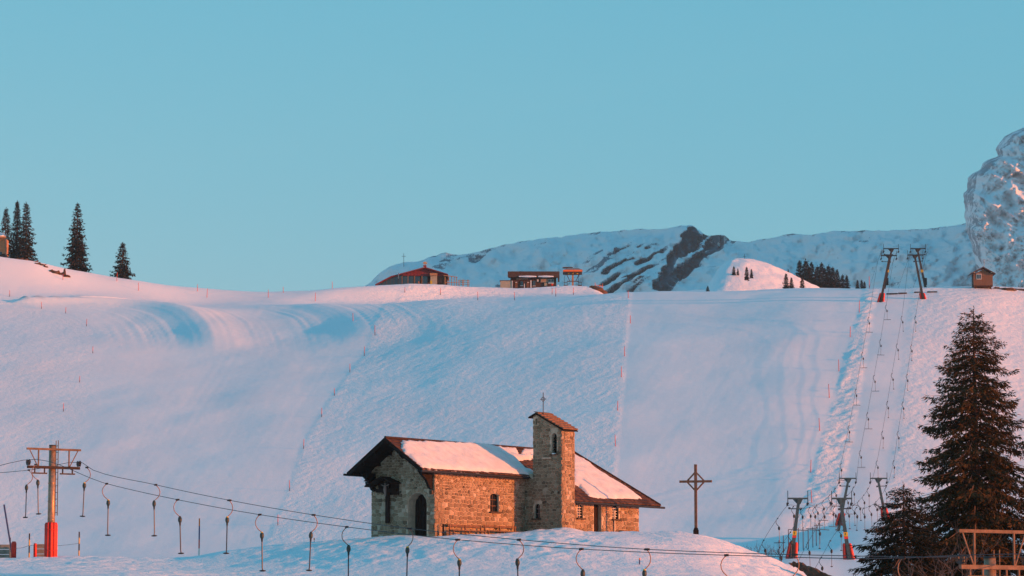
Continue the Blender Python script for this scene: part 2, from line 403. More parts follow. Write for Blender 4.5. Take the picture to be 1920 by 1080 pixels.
def far_sheet(name, sil, base_py, Yc, Yb, nr, step, rockfun, dispfun, x0, x1, back):
    c = np.arange(x0, x1 + 1, step, dtype=float)
    top = tab(sil, c); top = top + 1.2*fbm(c/9.0, 0*c + 2.2, 3, 40)
    yc = tab(Yc, c); yb = tab(Yb, c)
    zc = zof(top, yc); zb = zof(base_py, yb) + 0*c
    t = np.linspace(0, 1, nr)[:, None]
    Yy = yb + (yc - yb)*t; Zz = zb + (zc - zb)*(t + 0.06*np.sin(math.pi*t))
    # the far side of the ridge falls away behind the crest
    tb = np.linspace(0, 1, 12)[1:, None]
    Yy = np.vstack([Yy, yc + back*tb]); Zz = np.vstack([Zz, zc - (zc + 150)*tb**1.2])
    px = np.broadcast_to(c, Yy.shape); py = pyof(Zz, Yy)
    Xx = (px - 960)/FPX*Yy/(math.cos(PITCH) - (540-py)/FPX*math.sin(PITCH))
    rock = rockfun(px, py)
    dy = dispfun(px, py, Xx, Yy, Zz, rock)
    fade = np.vstack([np.clip((1-t)*9, 0, 1) * np.ones_like(c), np.zeros((11, len(c)))])
    front = np.vstack([np.ones((nr, 1)), np.zeros((11, 1))])
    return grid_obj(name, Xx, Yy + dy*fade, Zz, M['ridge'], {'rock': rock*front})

SIL = {300: 640, 560: 600, 640: 566, 690: 532, 715: 510, 750: 493, 790: 489, 812: 480, 835: 475, 852: 478, 870: 477, 905: 470, 950: 459, 1000: 450, 1040: 446, 1080: 440, 1130: 435, 1200: 430, 1250: 428, 1290: 422.5, 1300: 423, 1312: 433, 1325: 442, 1338: 441, 1350: 439, 1360: 443, 1372: 452, 1392: 454, 1430: 449, 1490: 438, 1512: 441, 1570: 433, 1620: 433, 1700: 431, 1760: 427, 1812: 419, 1900: 405, 2100: 400, 2700: 470}
B1 = [(1294,422),(1310,432),(1326,443),(1312,458),(1290,474),(1262,498),(1236,548),(1222,552),(1228,530),(1244,508),(1252,486),(1262,466),(1280,442)]
B2 = [(1334,442),(1350,438),(1370,450),(1352,466),(1328,482),(1300,503),(1276,526),(1252,552),(1230,552),(1240,520),(1270,500),(1300,478),(1322,456)]
def rock_ridge(px, py):
    jx = px + 5*fbm(px/9, py/9, 3, 501); jy = py + 4*fbm(px/8, py/8, 3, 502)
    r = np.maximum(in_poly(jx, jy, B1), in_poly(jx, jy, B2)) * np.clip(0.86 + 0.30*fbm((px + 1.5*py)/22, (py - 0.6*px)/7, 3, 503), 0.25, 1)
    r = soft(r, 1)
    # strata lines running down to the left of the dark face
    s = (py - 430) + 0.62*(px - 1290)
    st = sstep(0.1, 0.5, np.sin(s/3.4 + 1.5*vnoise(px/40, py/30, 3)) * 0.6 + vnoise(px/16, s/5, 5))
    zone = sstep(1060, 1190, px - (py-470)*-0.6) * (1 - sstep(1255, 1300, px + (py-440)*0.75)) * sstep(448, 470, py + (1260 - px)*0.02)
    r = np.maximum(r, 0.62*st*zone)
    # rocky outcrops scattered over the left end
    lf = 1 - sstep(880, 1080, px)
    o = sstep(0.42, 0.75, fbm((px + 1.2*(py-480))/34, py/20, 3, 55)) * (0.35 + 0.65*lf) * (1-sstep(1200, 1300, px))
    o2 = sstep(0.5, 0.8, fbm(px/30, (py + 0.3*px)/9, 3, 77)) * sstep(1480, 1600, px) * 0.5
    edge = 0.35*gbump(0, 4, py - tab(SIL, px)) * sstep(0.0, 0.5, vnoise(px/14, 0*px, 12))
    return np.clip(np.maximum.reduce([r, 0.42*o, 0.4*o2, edge]), 0, 1)
def disp_ridge(px, py, X, Y, Z, rock):
    g = (px + 0.9*(py - 450))
    return -22*fbm(g/80, py/60, 4, 91) - 16*fbm(px/30, py/22, 4, 95) + 50*rock*(rock > 0.5)
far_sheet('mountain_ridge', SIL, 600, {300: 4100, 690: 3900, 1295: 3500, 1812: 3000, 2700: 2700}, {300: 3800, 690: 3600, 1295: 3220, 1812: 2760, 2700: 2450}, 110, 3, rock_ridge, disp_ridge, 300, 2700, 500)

# the steep rocky massif at the right edge: rows of its left cliff, then the face behind
EDGE = {150: 1990, 237: 1919, 250: 1895, 262: 1880, 275: 1872, 285: 1868, 292: 1868, 300: 1852, 310: 1842, 318: 1838, 328: 1822, 340: 1816, 352: 1815, 365: 1808, 385: 1807, 400: 1810, 420: 1812, 440: 1816, 470: 1822, 500: 1830, 545: 1840, 620: 1850}
def massif():
    pys = np.linspace(40, 620, 300)
    sil = {1806: 420, 1815: 345, 1822: 328, 1838: 318, 1852: 300, 1868: 290, 1874: 272, 1884: 260, 1896: 249, 1920: 237, 1960: 215, 2050: 150, 2300: 90, 2800: 140}
    nc = 300; s = np.linspace(0, 1, nc)[None, :]
    e = (tab(EDGE, pys) + 3.0*fbm(pys/14, 0*pys, 4, 8))[:, None]
    px = e + (2700 - e) * s**1.7 + 0*pys[:, None]
    py = pys[:, None] + 0*px
    # distance: a rounded front; the cliff turns away at its left edge, ledges step it back with height
    Yy = 2350 + 230*np.exp(-s/0.05) + (600 - py)*0.60 - 100*s
    ridged = lambda a, b, o, sd: sum((1 - np.abs(vnoise(a*2**k + 7*k, b*2**k, sd+k)))**2 * 0.55**k for k in range(o))
    a_ = (px + 0.35*py)/46; b_ = (py - 0.55*px)/30
    ledge = 17*(1.2 - ridged(a_, b_, 5, 61)) + 14*fbm((px - 0.9*py)/60, (py + 0.55*px)/30, 5, 161)
    Yy = Yy + ledge
    Zz = zof(py, Yy)
    Xx = (px - 960)/FPX*Yy/(math.cos(PITCH) - (540-py)/FPX*math.sin(PITCH))
    # rock: cliffs and steep noses, snow on the ramps between
    n = fbm((px + 0.2*py)/26, (py + 0.62*px)/22, 4, 66)
    dl = px - e
    nose = 1 - sstep(12, 38, dl + 16*n)
    ramp1 = in_poly(px, py, [(1832,330),(1850,335),(1856,360),(1842,378),(1828,366)])
    ramp2 = in_poly(px, py, [(1818,470),(1832,480),(1842,500),(1836,500),(1826,490)])
    ramp3 = in_poly(px, py, [(1893,420),(1912,412),(1932,440),(1932,545),(1850,548),(1862,505),(1880,460)])
    ramp4 = in_poly(px, py, [(1880,290),(1932,262),(1932,290),(1915,330),(1895,350)])
    cliffs = np.clip((np.gradient(Yy, axis=0))/9.0, -1, 1)     # overhanging rows are bare, stepped-back ones hold snow
    rk = 0.20 + 0.26*n + 0.80*nose + 0.12*cliffs - 0.8*np.maximum(ramp1, ramp2) - 0.45*ramp3 - 0.3*ramp4
    rk = rk + 0.32*in_poly(px, py, [(1890,540),(1905,490),(1935,455),(1935,545)]) + 0.38*in_poly(px, py, [(1825,410),(1862,408),(1880,425),(1862,424),(1832,425)]) + 0.35*in_poly(px, py, [(1838,320),(1858,300),(1872,310),(1862,350),(1846,340)])
    rk = np.clip(soft(rk, 1)*0.80, 0, 1)
    # flanks closing the back so that it is a mountain, not a screen
    Bx = Xx + 0; By = Yy.copy(); By[:, :] = Yy
    back = np.concatenate([Xx[:, :1] + 420], 1); backY = Yy[:, :1] + 900
    XX = np.concatenate([back, Xx], 1); YY = np.concatenate([backY, Yy], 1); ZZ = np.concatenate([Zz[:, :1]*0.98, Zz], 1)
    RR = np.concatenate([rk[:, :1], rk], 1)
    # cap
    top = lambda a, d: np.concatenate([a[:1] + d, a], 0)
    XX = top(XX, 300); YY = top(YY, 800); ZZ = top(ZZ, -60); RR = top(RR, 0)
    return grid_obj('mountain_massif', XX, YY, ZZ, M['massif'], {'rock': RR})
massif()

# the small sunlit hill in the saddle
def saddle_hill():
    c = np.arange(1300, 1580, 2.0)
    sil = {1300: 600, 1322: 556, 1335: 543, 1348: 521, 1358: 505, 1368: 496, 1385: 489.5, 1405: 490, 1430: 496, 1460: 506, 1490: 519, 1520: 534, 1540: 546, 1580: 600}
    top = tab(sil, c)
    ys = np.concatenate([np.linspace(850, 930, 60), np.linspace(930, 1040, 20)[1:]])
    zc = zof(top, 930.0); zb = zof(620, 850.0)
    t = ((ys - 850)/80)[:, None]
    Z = np.where(t <= 1, zb + (zc - zb)*np.sin(np.clip(t, 0, 1)*math.pi/2)**0.9, zc - (zc - zb)*np.clip(t-1, 0, 1)**1.5*1.2)
    Y = ys[:, None] + 0*Z; px = c[None, :] + 0*Z - 34*np.clip(1-t, 0, 1)
    py = pyof(Z, Y); X = (px - 960)/FPX*Y/(math.cos(PITCH) - (540-py)/FPX*math.sin(PITCH))
    Z = Z + 0.35*fbm(X/6, Y/8, 4, 71)
    return grid_obj('snowy_hill', X, Y, Z, M['snow'], {'rough': 0*Z + 0.7})
saddle_hill()
# ---------------------------------------------------------------- chapel
def stone_mat(name):
    t = NT(name); sh = t.attr('shade'); p = t.pos(); n = t.noise(5.0, 5, p, 0.7)
    c = t.ramp(sh, [(0.0, (0.08, 0.058, 0.040)), (0.25, (0.18, 0.13, 0.083)), (0.5, (0.27, 0.195, 0.125)), (0.75, (0.35, 0.265, 0.18)), (1.0, (0.50, 0.41, 0.31))])
    c = t.mix(0.55, c, t.ramp(n, [(0.3, (0.62, 0.62, 0.62)), (0.7, (1.0, 1.0, 1.0))]), 'MULTIPLY')
    return t.set(c, 0.9, 0, t.bump(n, 0.7, 0.03), 0.2)
M['stone'] = stone_mat('rubble_stone')
M['mortar'] = plain('lime_mortar', (0.46, 0.38, 0.28), 0.95, var=0.25, scale=4, bumpd=0.02)
M['dark_wood'] = plain('tarred_wood', (0.016, 0.012, 0.011), 0.85, var=0.4, scale=6, spec=0.08)
M['brown_wood'] = plain('weathered_brown_wood', (0.16, 0.085, 0.05), 0.8, var=0.4, scale=5, bumpd=0.01)
M['black_wood'] = plain('blackened_timber', (0.022, 0.014, 0.012), 0.85, var=0.4, scale=5, spec=0.1)
M['shingle'] = (lambda t: t.set(t.mix(0.6, t.ramp(t.attr('shade'), [(0, (0.045, 0.024, 0.018)), (0.5, (0.085, 0.042, 0.029)), (1, (0.14, 0.072, 0.046))]), t.ramp(t.noise(7, 4, t.pos()), [(0.3, (0.5, 0.5, 0.5)), (0.7, (1, 1, 1))]), 'MULTIPLY'), 0.8, spec=0.2))(NT('red_brown_shingles'))
M['iron'] = plain('black_iron', (0.025, 0.027, 0.03), 0.5, 0.6, var=0.2)
M['zinc'] = plain('zinc_pipe', (0.22, 0.24, 0.26), 0.45, 0.7, var=0.15)
M['glass'] = (lambda t: t.set((0.012, 0.015, 0.02), 0.06, 0, None, 0.6))(NT('dark_glass'))
M['white_paint'] = plain('white_paint', (0.6, 0.58, 0.54), 0.6, var=0.1)
M['pale_plate'] = plain('pale_enamel', (0.35, 0.45, 0.55), 0.4, var=0.1)
M['roof_snow'] = (lambda t: t.set(t.ramp(t.noise(1.6, 4, t.pos()), [(0.3, (0.60, 0.58, 0.57)), (0.7, (0.72, 0.71, 0.70))]), 0.7, 0, t.bump(t.noise(9, 4, t.pos()), 0.25, 0.06), 0.2))(NT('dimmed_roof_snow'))  # snow colour held down so the sunlit roof does not burn out

CA = R(38.0)
E1 = Vector((math.sin(CA), math.cos(CA), 0)); E2 = Vector((math.cos(CA), -math.sin(CA), 0)); EZ = Vector((0, 0, 1))
C0 = P(815, 1006, 198.0)
def W(l, d, z): return C0 + E1*l + E2*d + EZ*z
def ray(px, py):
    v = (540 - py)/FPX; u = (px - 960)/FPX
    return Vector((u, math.cos(PITCH) - v*math.sin(PITCH), math.sin(PITCH) + v*math.cos(PITCH)))
def hit(px, py, o, n):
    r = ray(px, py); return r * (o.dot(n) / r.dot(n))
def ldz(p): q = p - C0; return q.dot(E1), q.dot(E2), q.z
def on_side(px, py, d=0.0): l, _, z = ldz(hit(px, py, W(0, d, 0), E2)); return l, z
def on_gable(px, py, l=0.0): _, d, z = ldz(hit(px, py, W(l, 0, 0), E1)); return d, z

chapel = thing('stone_chapel', C0, 'rubble stone chapel with bell tower and snow on its brown roof', 'chapel')
RW = 2.56; RZ = 6.08; SL = (6.08 - 4.10) / (2.56 + 0.363)
def roof_z(d): return RZ - SL*abs(d + RW)
GW = 5.12                                  # gable width
DT0, DT1, LT0, LT1 = 0.70, 3.0, 9.05, 10.4 # tower footprint
DA = 2.2; LE = 18.5                        # annex wall, rear wall

def arch(a0, a1, z0, z1, rise=None, n=7):
    r = (a1 - a0)/2; rise = r if rise is None else rise; c = (a0 + a1)/2
    return [(a0, z0), (a1, z0)] + [(c + r*math.cos(math.pi*k/n), z1 - rise + rise*math.sin(math.pi*k/n)) for k in range(n+1)]
def wall_panel(O, ax, nrm, outline, holes, depth, name='stone_wall', label=None):
    loops = [[Vector((a, z, 0)) for a, z in outline]] + [[Vector((a, z, 0)) for a, z in h] for h in holes]
    flat = [v for lp in loops for v in lp]; tri = geometry.tessellate_polygon(loops)
    pt = lambda a, z, k: O + ax*a + EZ*z - nrm*k
    mb = MB(); n = len(flat)
    mb.add([pt(v.x, v.y, 0) for v in flat] + [pt(v.x, v.y, depth) for v in flat], [tuple(t) for t in tri] + [tuple(n + i for i in t[::-1]) for t in tri])
    o = 0
    for lp in loops:
        m = len(lp); mb.f.extend([(o+i, o+(i+1) % m, n+o+(i+1) % m, n+o+i) for i in range(m)]); mb.a.extend([0.5]*m); o += m
    return mb.build(name, M['mortar'], chapel, label=label)

def clip(poly, nx, ny, c):                 # keep nx*x+ny*y <= c
    out = []
    for i in range(len(poly)):
        p, q = poly[i], poly[(i+1) % len(poly)]; dp = nx*p[0]+ny*p[1]-c; dq = nx*q[0]+ny*q[1]-c
        if dp <= 0: out.append(p)
        if dp*dq < 0: t = dp/(dp-dq); out.append((p[0]+t*(q[0]-p[0]), p[1]+t*(q[1]-p[1])))
    return out
def area(p): return 0.5*abs(sum(p[i][0]*p[(i+1) % len(p)][1] - p[(i+1) % len(p)][0]*p[i][1] for i in range(len(p))))
STONES = []                                # (projected area, verts, faces, shade)
def stonework(O, ax, nrm, outline, holes, mw, mh, seed, gap=0.03, shade=(0.52, 0.18), zfine=None):
    rng = random.Random(seed); xs = [p[0] for p in outline]; zs = [p[1] for p in outline]
    seeds = []; z = min(zs) - mh
    while z < max(zs) + mh:
        h = mh * rng.uniform(0.75, 1.3) * (0.72 if zfine is not None and z > zfine else 1); a = min(xs) - mw*rng.random()
        while a < max(xs) + mw:
            wd = mw * rng.choice([0.6, 0.8, 1.0, 1.0, 1.35, 1.6]) * (0.75 if zfine is not None and z > zfine else 1); seeds.append((a + wd/2, z + h/2 + rng.uniform(-0.17, 0.17)*h)); a += wd
        z += h
    cx = sum(xs)/len(xs); cz = sum(zs)/len(zs)
    ori = 1 if sum(outline[i][0]*outline[(i+1) % len(outline)][1] - outline[(i+1) % len(outline)][0]*outline[i][1] for i in range(len(outline))) > 0 else -1
    for i, s in enumerate(seeds):
        poly = [(s[0]-1, s[1]-1), (s[0]+1, s[1]-1), (s[0]+1, s[1]+1), (s[0]-1, s[1]+1)]
        for j, q in enumerate(seeds):
            if j == i or abs(q[0]-s[0]) > 1.3 or abs(q[1]-s[1]) > 0.9: continue
            nx, ny = (q[0]-s[0])*(0.62 + 0.3*(abs(q[1]-s[1]) < 0.45*mh)), (q[1]-s[1])*(1.0 if abs(q[1]-s[1]) > 0.45*mh else 0.35)                 # metric stretched: stones lie flat
            m = ((s[0]+q[0])/2, (s[1]+q[1])/2); g = gap*0.5*math.hypot(nx, ny)
            poly = clip(poly, nx, ny, nx*m[0]+ny*m[1]-g)
            if len(poly) < 3: break
        if len(poly) < 3: continue
        for k in range(len(outline)):                              # convex outlines only
            p, q = outline[k], outline[(k+1) % len(outline)]; nx, ny = (q[1]-p[1])*ori, -(q[0]-p[0])*ori
            poly = clip(poly, nx, ny, nx*p[0]+ny*p[1]) if len(poly) >= 3 else []
        if len(poly) < 3: continue
        bad = False
        for h in holes:
            a0 = min(p[0] for p in h) - 0.03; a1 = max(p[0] for p in h) + 0.03; z0 = min(p[1] for p in h); z1 = max(p[1] for p in h)
            hz1 = z1 + (0.22 if h[-1][0] != h[0][0] or len(h) > 4 else 0.03)
            pc = (sum(p[0] for p in poly)/len(poly), sum(p[1] for p in poly)/len(poly))
            if max(p[0] for p in poly) <= a0 or min(p[0] for p in poly) >= a1 or max(p[1] for p in poly) <= z0 or min(p[1] for p in poly) >= hz1: continue
            if z0 < pc[1] < hz1 and a0 < pc[0] < a1: bad = True; break
            if pc[1] >= hz1: poly = clip(poly, 0, -1, -hz1)
            elif pc[1] <= z0: poly = clip(poly, 0, 1, z0)
            elif pc[0] <= a0: poly = clip(poly, 1, 0, a0)
            else: poly = clip(poly, -1, 0, -a1)
            if len(poly) < 3: bad = True; break
        if bad or area(poly) < 0.012: continue
        add_stone(O, ax, nrm, poly, rng, shade)
def add_stone(O, ax, nrm, poly, rng, shade, dep=None):
    c = (sum(p[0] for p in poly)/len(poly), sum(p[1] for p in poly)/len(poly))
    dep = rng.uniform(0.02, 0.05) if dep is None else dep; n = len(poly)
    tip = [rng.uniform(-0.008, 0.008) for _ in poly]
    vs = [O + ax*p[0] + EZ*p[1] - nrm*0.01 for p in poly] + [O + ax*(c[0]+(p[0]-c[0])*0.97) + EZ*(c[1]+(p[1]-c[1])*0.97) + nrm*(dep*0.6) for p in poly]
    vs += [O + ax*(c[0]+(p[0]-c[0])*0.80) + EZ*(c[1]+(p[1]-c[1])*0.80) + nrm*(dep + t) for p, t in zip(poly, tip)]
    fs = [(i, (i+1) % n, n+(i+1) % n, n+i) for i in range(n)] + [(n+i, n+(i+1) % n, 2*n+(i+1) % n, 2*n+i) for i in range(n)] + [tuple(range(2*n, 3*n))]
    STONES.append((area(poly)*abs(nrm.y), vs, fs, min(1, max(0, rng.gauss(*shade)))))
def voussoirs(O, ax, nrm, a0, a1, z1, rise, thick, k, seed, shade=(0.6, 0.15)):
    rng = random.Random(seed); r = (a1-a0)/2; c = (a0+a1)/2
    for i in range(k):
        t0, t1 = math.pi*i/k + 0.02, math.pi*(i+1)/k - 0.02
        f = lambda t, e: (c + (r+e)*math.cos(t), z1 - rise + (rise+e)*math.sin(t))
        add_stone(O, ax, nrm, [f(t0, 0.02), f(t1, 0.02), f(t1, thick*rng.uniform(0.8, 1.15)), f(t0, thick)], rng, shade, 0.045)

# openings, read off the photograph onto each wall's plane
nw0, nz1 = on_side(919, 925); nw1, nz0 = on_side(935.5, 960)
H_nave = arch(nw0, nw1, nz0, nz1, 0.16)
dd0, dz1 = on_gable(765, 924); dd1, _ = on_gable(800, 1003)
H_door = arch(dd0, dd1, 0.0, dz1)
aw = lambda x0, x1, y0, y1: (on_side(x0, y1, DA)[0], on_side(x1, y1, DA)[0], on_side(x0, y1, DA)[1], on_side(x0, y0, DA)[1])
A1 = aw(1082, 1093, 946, 971); A2 = aw(1148, 1160, 948, 973); AD = aw(1113.5, 1128, 939, 1010)
H_a1, H_a2 = arch(*A1, 0.14), arch(*A2, 0.14); H_ad = [(AD[0], -0.3), (AD[1], -0.3), (AD[1], AD[3]), (AD[0], AD[3])]
tb0, tz1 = on_gable(1034, 812, LT0); tb1, tz0 = on_gable(1044, 851, LT0); H_bell = arch(tb0, tb1, tz0, tz1, 0.22)
ts0, sz1 = on_gable(1003.5, 785, LT0); ts1, sz0 = on_gable(1007.5, 796, LT0); H_slot = [(ts0, sz0), (ts1, sz0), (ts1, sz1), (ts0, sz1)]
tw0, wz1 = on_gable(996, 945, LT0); tw1, wz0 = on_gable(1006, 972, LT0); tw1 += DT0 + 0.12 - tw0; tw0 = DT0 + 0.12; H_tw = arch(tw0, tw1, wz0, wz1, 0.18)

# walls (d runs along E2 for the gable side, l along E1 for the long side)
og = [(-GW, -0.8), (0, -0.8), (0, roof_z(0)-0.12), (-RW, RZ-0.12), (-GW, roof_z(0)-0.12)]
wall_panel(W(0, 0, 0), E2, -E1, og, [H_door], 0.78, label='shaded gable wall with the arched doorway')
osd = [(0, -0.8), (LT0, -0.8), (LT0, roof_z(0)-0.12), (0, roof_z(0)-0.12)]
wall_panel(W(0, 0, 0), E1, E2, osd, [H_nave], 0.45, label='long sunlit wall with one small window')
ott = [(DT0, -0.8), (DT1, -0.8), (DT1, 7.05), (0.98, 8.10), (DT0, 7.95)]
ott_low = [(0.0, -0.8), (DT0, -0.8), (DT0, roof_z(DT0)+0.3), (0.0, roof_z(0)-0.02)]
wall_panel(W(LT0, 0, 0), E2, -E1, ott, [H_bell, H_slot, H_tw] if tw0 > DT0 + 0.05 else [H_bell, H_slot], 0.35, 'tower_wall', 'shaded tower wall with belfry opening')
wall_panel(W(LT0+0.04, 0, 0), E2, -E1, ott_low, [], 0.3, 'tower_wall')
olt = [(LT0+0.36, -0.8), (LT1, -0.8), (LT1, 7.05), (LT0+0.36, 7.05)]
wall_panel(W(0, DT1, 0), E1, E2, [(LT0, -0.8), (LT1, -0.8), (LT1, 7.05), (LT0, 7.05)], [], 0.30, 'tower_wall', 'narrow sunlit tower wall')
mb = MB(); mb.prism([W(LT1, d, z) for d, z in ott], -E1*0.3)
mb.prism([W(LT0+0.36, DT0, -0.8), W(LT1-0.31, DT0, -0.8), W(LT1-0.31, DT0, 7.95), W(LT0+0.36, DT0, 7.95)], E2*0.3)
mb.box(W((LT0+LT1)/2, (DT0+DT1)/2, tz0-0.25), (0.7, 1.6, 0.1), Matrix.Rotation(-CA, 3, 'Z'))
mb.build('tower_wall', M['mortar'], chapel)
oan = [(LT1+0.0, -0.8), (LE, -0.8), (LE, roof_z(DA)-0.14), (LT1, roof_z(DA)-0.14)]
wall_panel(W(0, DA, 0), E1, E2, oan, [H_a1, H_a2, H_ad], 0.4, label='low sunlit annex wall with door and two windows')
mb = MB()                                  # rear and far walls
mb.prism([W(LE, DA-0.41, -0.8), W(LE, DA-0.41, roof_z(DA-0.4)-0.16), W(LE, -RW, 4.4), W(LE, -GW+0.01, roof_z(0)-0.16), W(LE, -GW+0.01, -0.8)], -E1*0.4)
mb.build('stone_wall', M['mortar'], chapel)
mb = MB(); mb.prism([W(0.79, -GW, -0.8), W(LE-0.41, -GW, -0.8), W(LE-0.41, -GW, roof_z(0)-0.16), W(0.79, -GW, roof_z(0)-0.16)], E2*0.4); mb.build('stone_wall', M['mortar'], chapel)

SW, SH = 0.34, 0.235
stonework(W(0, 0, 0), E2, -E1, [(-GW, -0.3), (0, -0.3), (0, roof_z(0)-0.14), (-RW, RZ-0.14), (-GW, roof_z(0)-0.14)], [H_door], SW, SH, 1, shade=(0.62, 0.2), zfine=2.6)
stonework(W(0, 0, 0), E1, E2, [(0, -0.3), (LT0, -0.3), (LT0, roof_z(0)-0.14), (0, roof_z(0)-0.14)], [H_nave], SW*1.05, SH, 2, zfine=2.5)
stonework(W(LT0, 0, 0), E2, -E1, [(DT0, -0.3), (DT1, -0.3), (DT1, 7.03), (0.98, 8.08), (DT0, 7.93)], [H_bell, H_slot, H_tw], SW*0.85, SH*0.85, 3, shade=(0.48, 0.16))
stonework(W(LT0+0.04, 0, 0), E2, -E1, [(0.0, -0.3), (DT0, -0.3), (DT0, roof_z(DT0)), (0, roof_z(0)-0.14)], [], SW*0.85, SH*0.85, 4, shade=(0.48, 0.16))
stonework(W(0, DT1, 0), E1, E2, [(LT0, -0.3), (LT1, -0.3), (LT1, 7.03), (LT0, 7.03)], [], SW*0.9, SH*0.9, 5)
stonework(W(0, DA, 0), E1, E2, [(LT1, -0.3), (LE, -0.3), (LE, roof_z(DA)-0.16), (LT1, roof_z(DA)-0.16)], [H_a1, H_a2, H_ad], SW*1.15, SH*1.05, 6)
voussoirs(W(0, 0, 0), E1, E2, nw0, nw1, nz1, 0.16, 0.34, 5, 11)
voussoirs(W(0, 0, 0), E2, -E1, dd0, dd1, dz1, (dd1-dd0)/2, 0.30, 9, 12, (0.75, 0.12))
for A in (A1, A2): voussoirs(W(0, DA, 0), E1, E2, A[0], A[1], A[3], 0.14, 0.2, 4, 13)
STONES.sort(key=lambda s: -s[0])
for i, (a, vs, fs, sh) in enumerate(STONES[:300]):
    mb = MB(); mb.cur = sh; mb.add(vs, fs); mb.build('stone', M['stone'], chapel, shade=True)
mb = MB()
for a, vs, fs, sh in STONES[300:]: mb.cur = sh; mb.add(vs, fs)
mb.build('small_stones', M['stone'], chapel, shade=True, kind='stuff')

# windows and doors
def window_unit(O, ax, nrm, hole, dep, nx, ny, bar, mat_bar, sill=True):
    a0 = min(p[0] for p in hole); a1 = max(p[0] for p in hole); z0 = min(p[1] for p in hole); z1 = max(p[1] for p in hole)
    pt = lambda a, z, k: O + ax*a + EZ*z - nrm*k
    mb = MB(); t = 0.05; hc = [(a0+(a1-a0)/2, z0+(z1-z0)/2)]
    inner = [(hc[0][0]+(a-hc[0][0])*0.86, hc[0][1]+(z-hc[0][1])*0.93) for a, z in hole]
    n = len(hole)
    for k0, k1 in ((dep-0.06, dep+0.02),):
        vs = [pt(a, z, k0) for a, z in hole] + [pt(a, z, k0) for a, z in inner] + [pt(a, z, k1) for a, z in hole] + [pt(a, z, k1) for a, z in inner]
        fs = [(i, (i+1) % n, n+(i+1) % n, n+i) for i in range(n)] + [(n+i, n+(i+1) % n, 3*n+(i+1) % n, 3*n+i) for i in range(n)] + [(2*n+i, 3*n+i, 3*n+(i+1) % n, 2*n+(i+1) % n) for i in range(n)]
        mb.add(vs, fs)
    f = mb.build('window', M['dark_wood'], chapel)
    g = MB(); g.prism([pt(a, z, dep) for a, z in inner], -nrm*0.01); g.build('pane', M['glass'], f)
    b = MB()
    for i in range(1, nx): a = a0 + (a1-a0)*i/nx; b.beam(pt(a, z0+0.03, dep-0.02), pt(a, z1-0.06, dep-0.02), bar, bar, nrm)
    for i in range(1, ny): z = z0 + (z1-z0)*i/ny; b.beam(pt(a0+0.03, z, dep-0.026), pt(a1-0.03, z, dep-0.026), bar, bar, EZ)
    b.build('glazing_bars', mat_bar, f)
    if sill:
        s = MB(); s.beam(pt(a0-0.12, z0-0.05, -0.06), pt(a1+0.12, z0-0.05, -0.06), 0.24, 0.09, EZ); s.build('sill', M['stone'], f)
window_unit(W(0, 0, 0), E1, E2, H_nave, 0.22, 2, 3, 0.03, M['brown_wood'])
window_unit(W(0, DA, 0), E1, E2, H_a1, 0.14, 3, 5, 0.03, M['white_paint'])
window_unit(W(0, DA, 0), E1, E2, H_a2, 0.14, 3, 5, 0.03, M['white_paint'])
if tw0 > DT0 + 0.05: window_unit(W(LT0, 0, 0), E2, -E1, H_tw, 0.2, 2, 3, 0.03, M['zinc'])
mb = MB(); mb.prism([W(LT0+0.37, d, z) for d, z in [(tb0-.2, tz0-.1), (tb1+.2, tz0-.1), (tb1+.2, tz1+.1), (tb0-.2, tz1+.1)]], E1*0.02); mb.prism([W(LT0+0.37, d, z) for d, z in [(ts0-.1, sz0-.1), (ts1+.1, sz0-.1), (ts1+.1, sz1+.1), (ts0-.1, sz1+.1)]], E1*0.02)  # dark sheets behind both openings stand in for the unlit interior
for k in range(6):
    z = tz0 + 0.12 + (tz1-tz0-0.3)*k/6; mb.beam(W(LT0+0.25, tb0, z), W(LT0+0.25, tb1, z), 0.16, 0.03, EZ - E1*0.8)
mb.build('belfry_louvre_dark_back', M['dark_wood'], chapel)
mb = MB(); mb.beam(W(LT0+0.06, tb0-0.05, tz0-0.04), W(LT0+0.06, tb1+0.1, tz0-0.04), 0.36, 0.08); mb.build('sill', M['stone'], chapel)
mb = MB(); mb.ball(W(LT0-0.02, (tb0+tb1)/2, tz0+0.01), 0.19, 8, 5, (0.8, 0.8, 0.3)); mb.build('snow_pad', M['snow'], chapel, True)
# door in the gable: planks behind the deep arch
dw = (dd1-dd0)/6; drp = None
fr = MB(); fr.prism([W(0.76, d, z) for d, z in [(dd0-.1, -.3), (dd1+.1, -.3), (dd1+.1, dz1+.1), (dd0-.1, dz1+.1)]], E1*0.02)
drp = fr.build('door', M['black_wood'], chapel)
for i in range(6):
    q = MB(); q.beam(W(0.73, dd0+dw*(i+.5), -0.2), W(0.73, dd0+dw*(i+.5), dz1-0.04-0.30*abs(i-2.5)**1.6/4), dw-0.02, 0.04, E1); q.build('plank', M['black_wood'], drp)
q = MB(); q.box(W(0.68, dd1-0.17, 1.62), (0.12, 0.02, 0.32), Matrix.Rotation(-CA, 3, 'Z')); q.build('notice', M['pale_plate'], drp)
q = MB(); q.box(W(0.40, (dd0+dd1)/2, -0.03), (dd1-dd0+0.3, 0.7, 0.22), Matrix.Rotation(-CA, 3, 'Z')); q.build('doorstep', M['stone'], chapel)
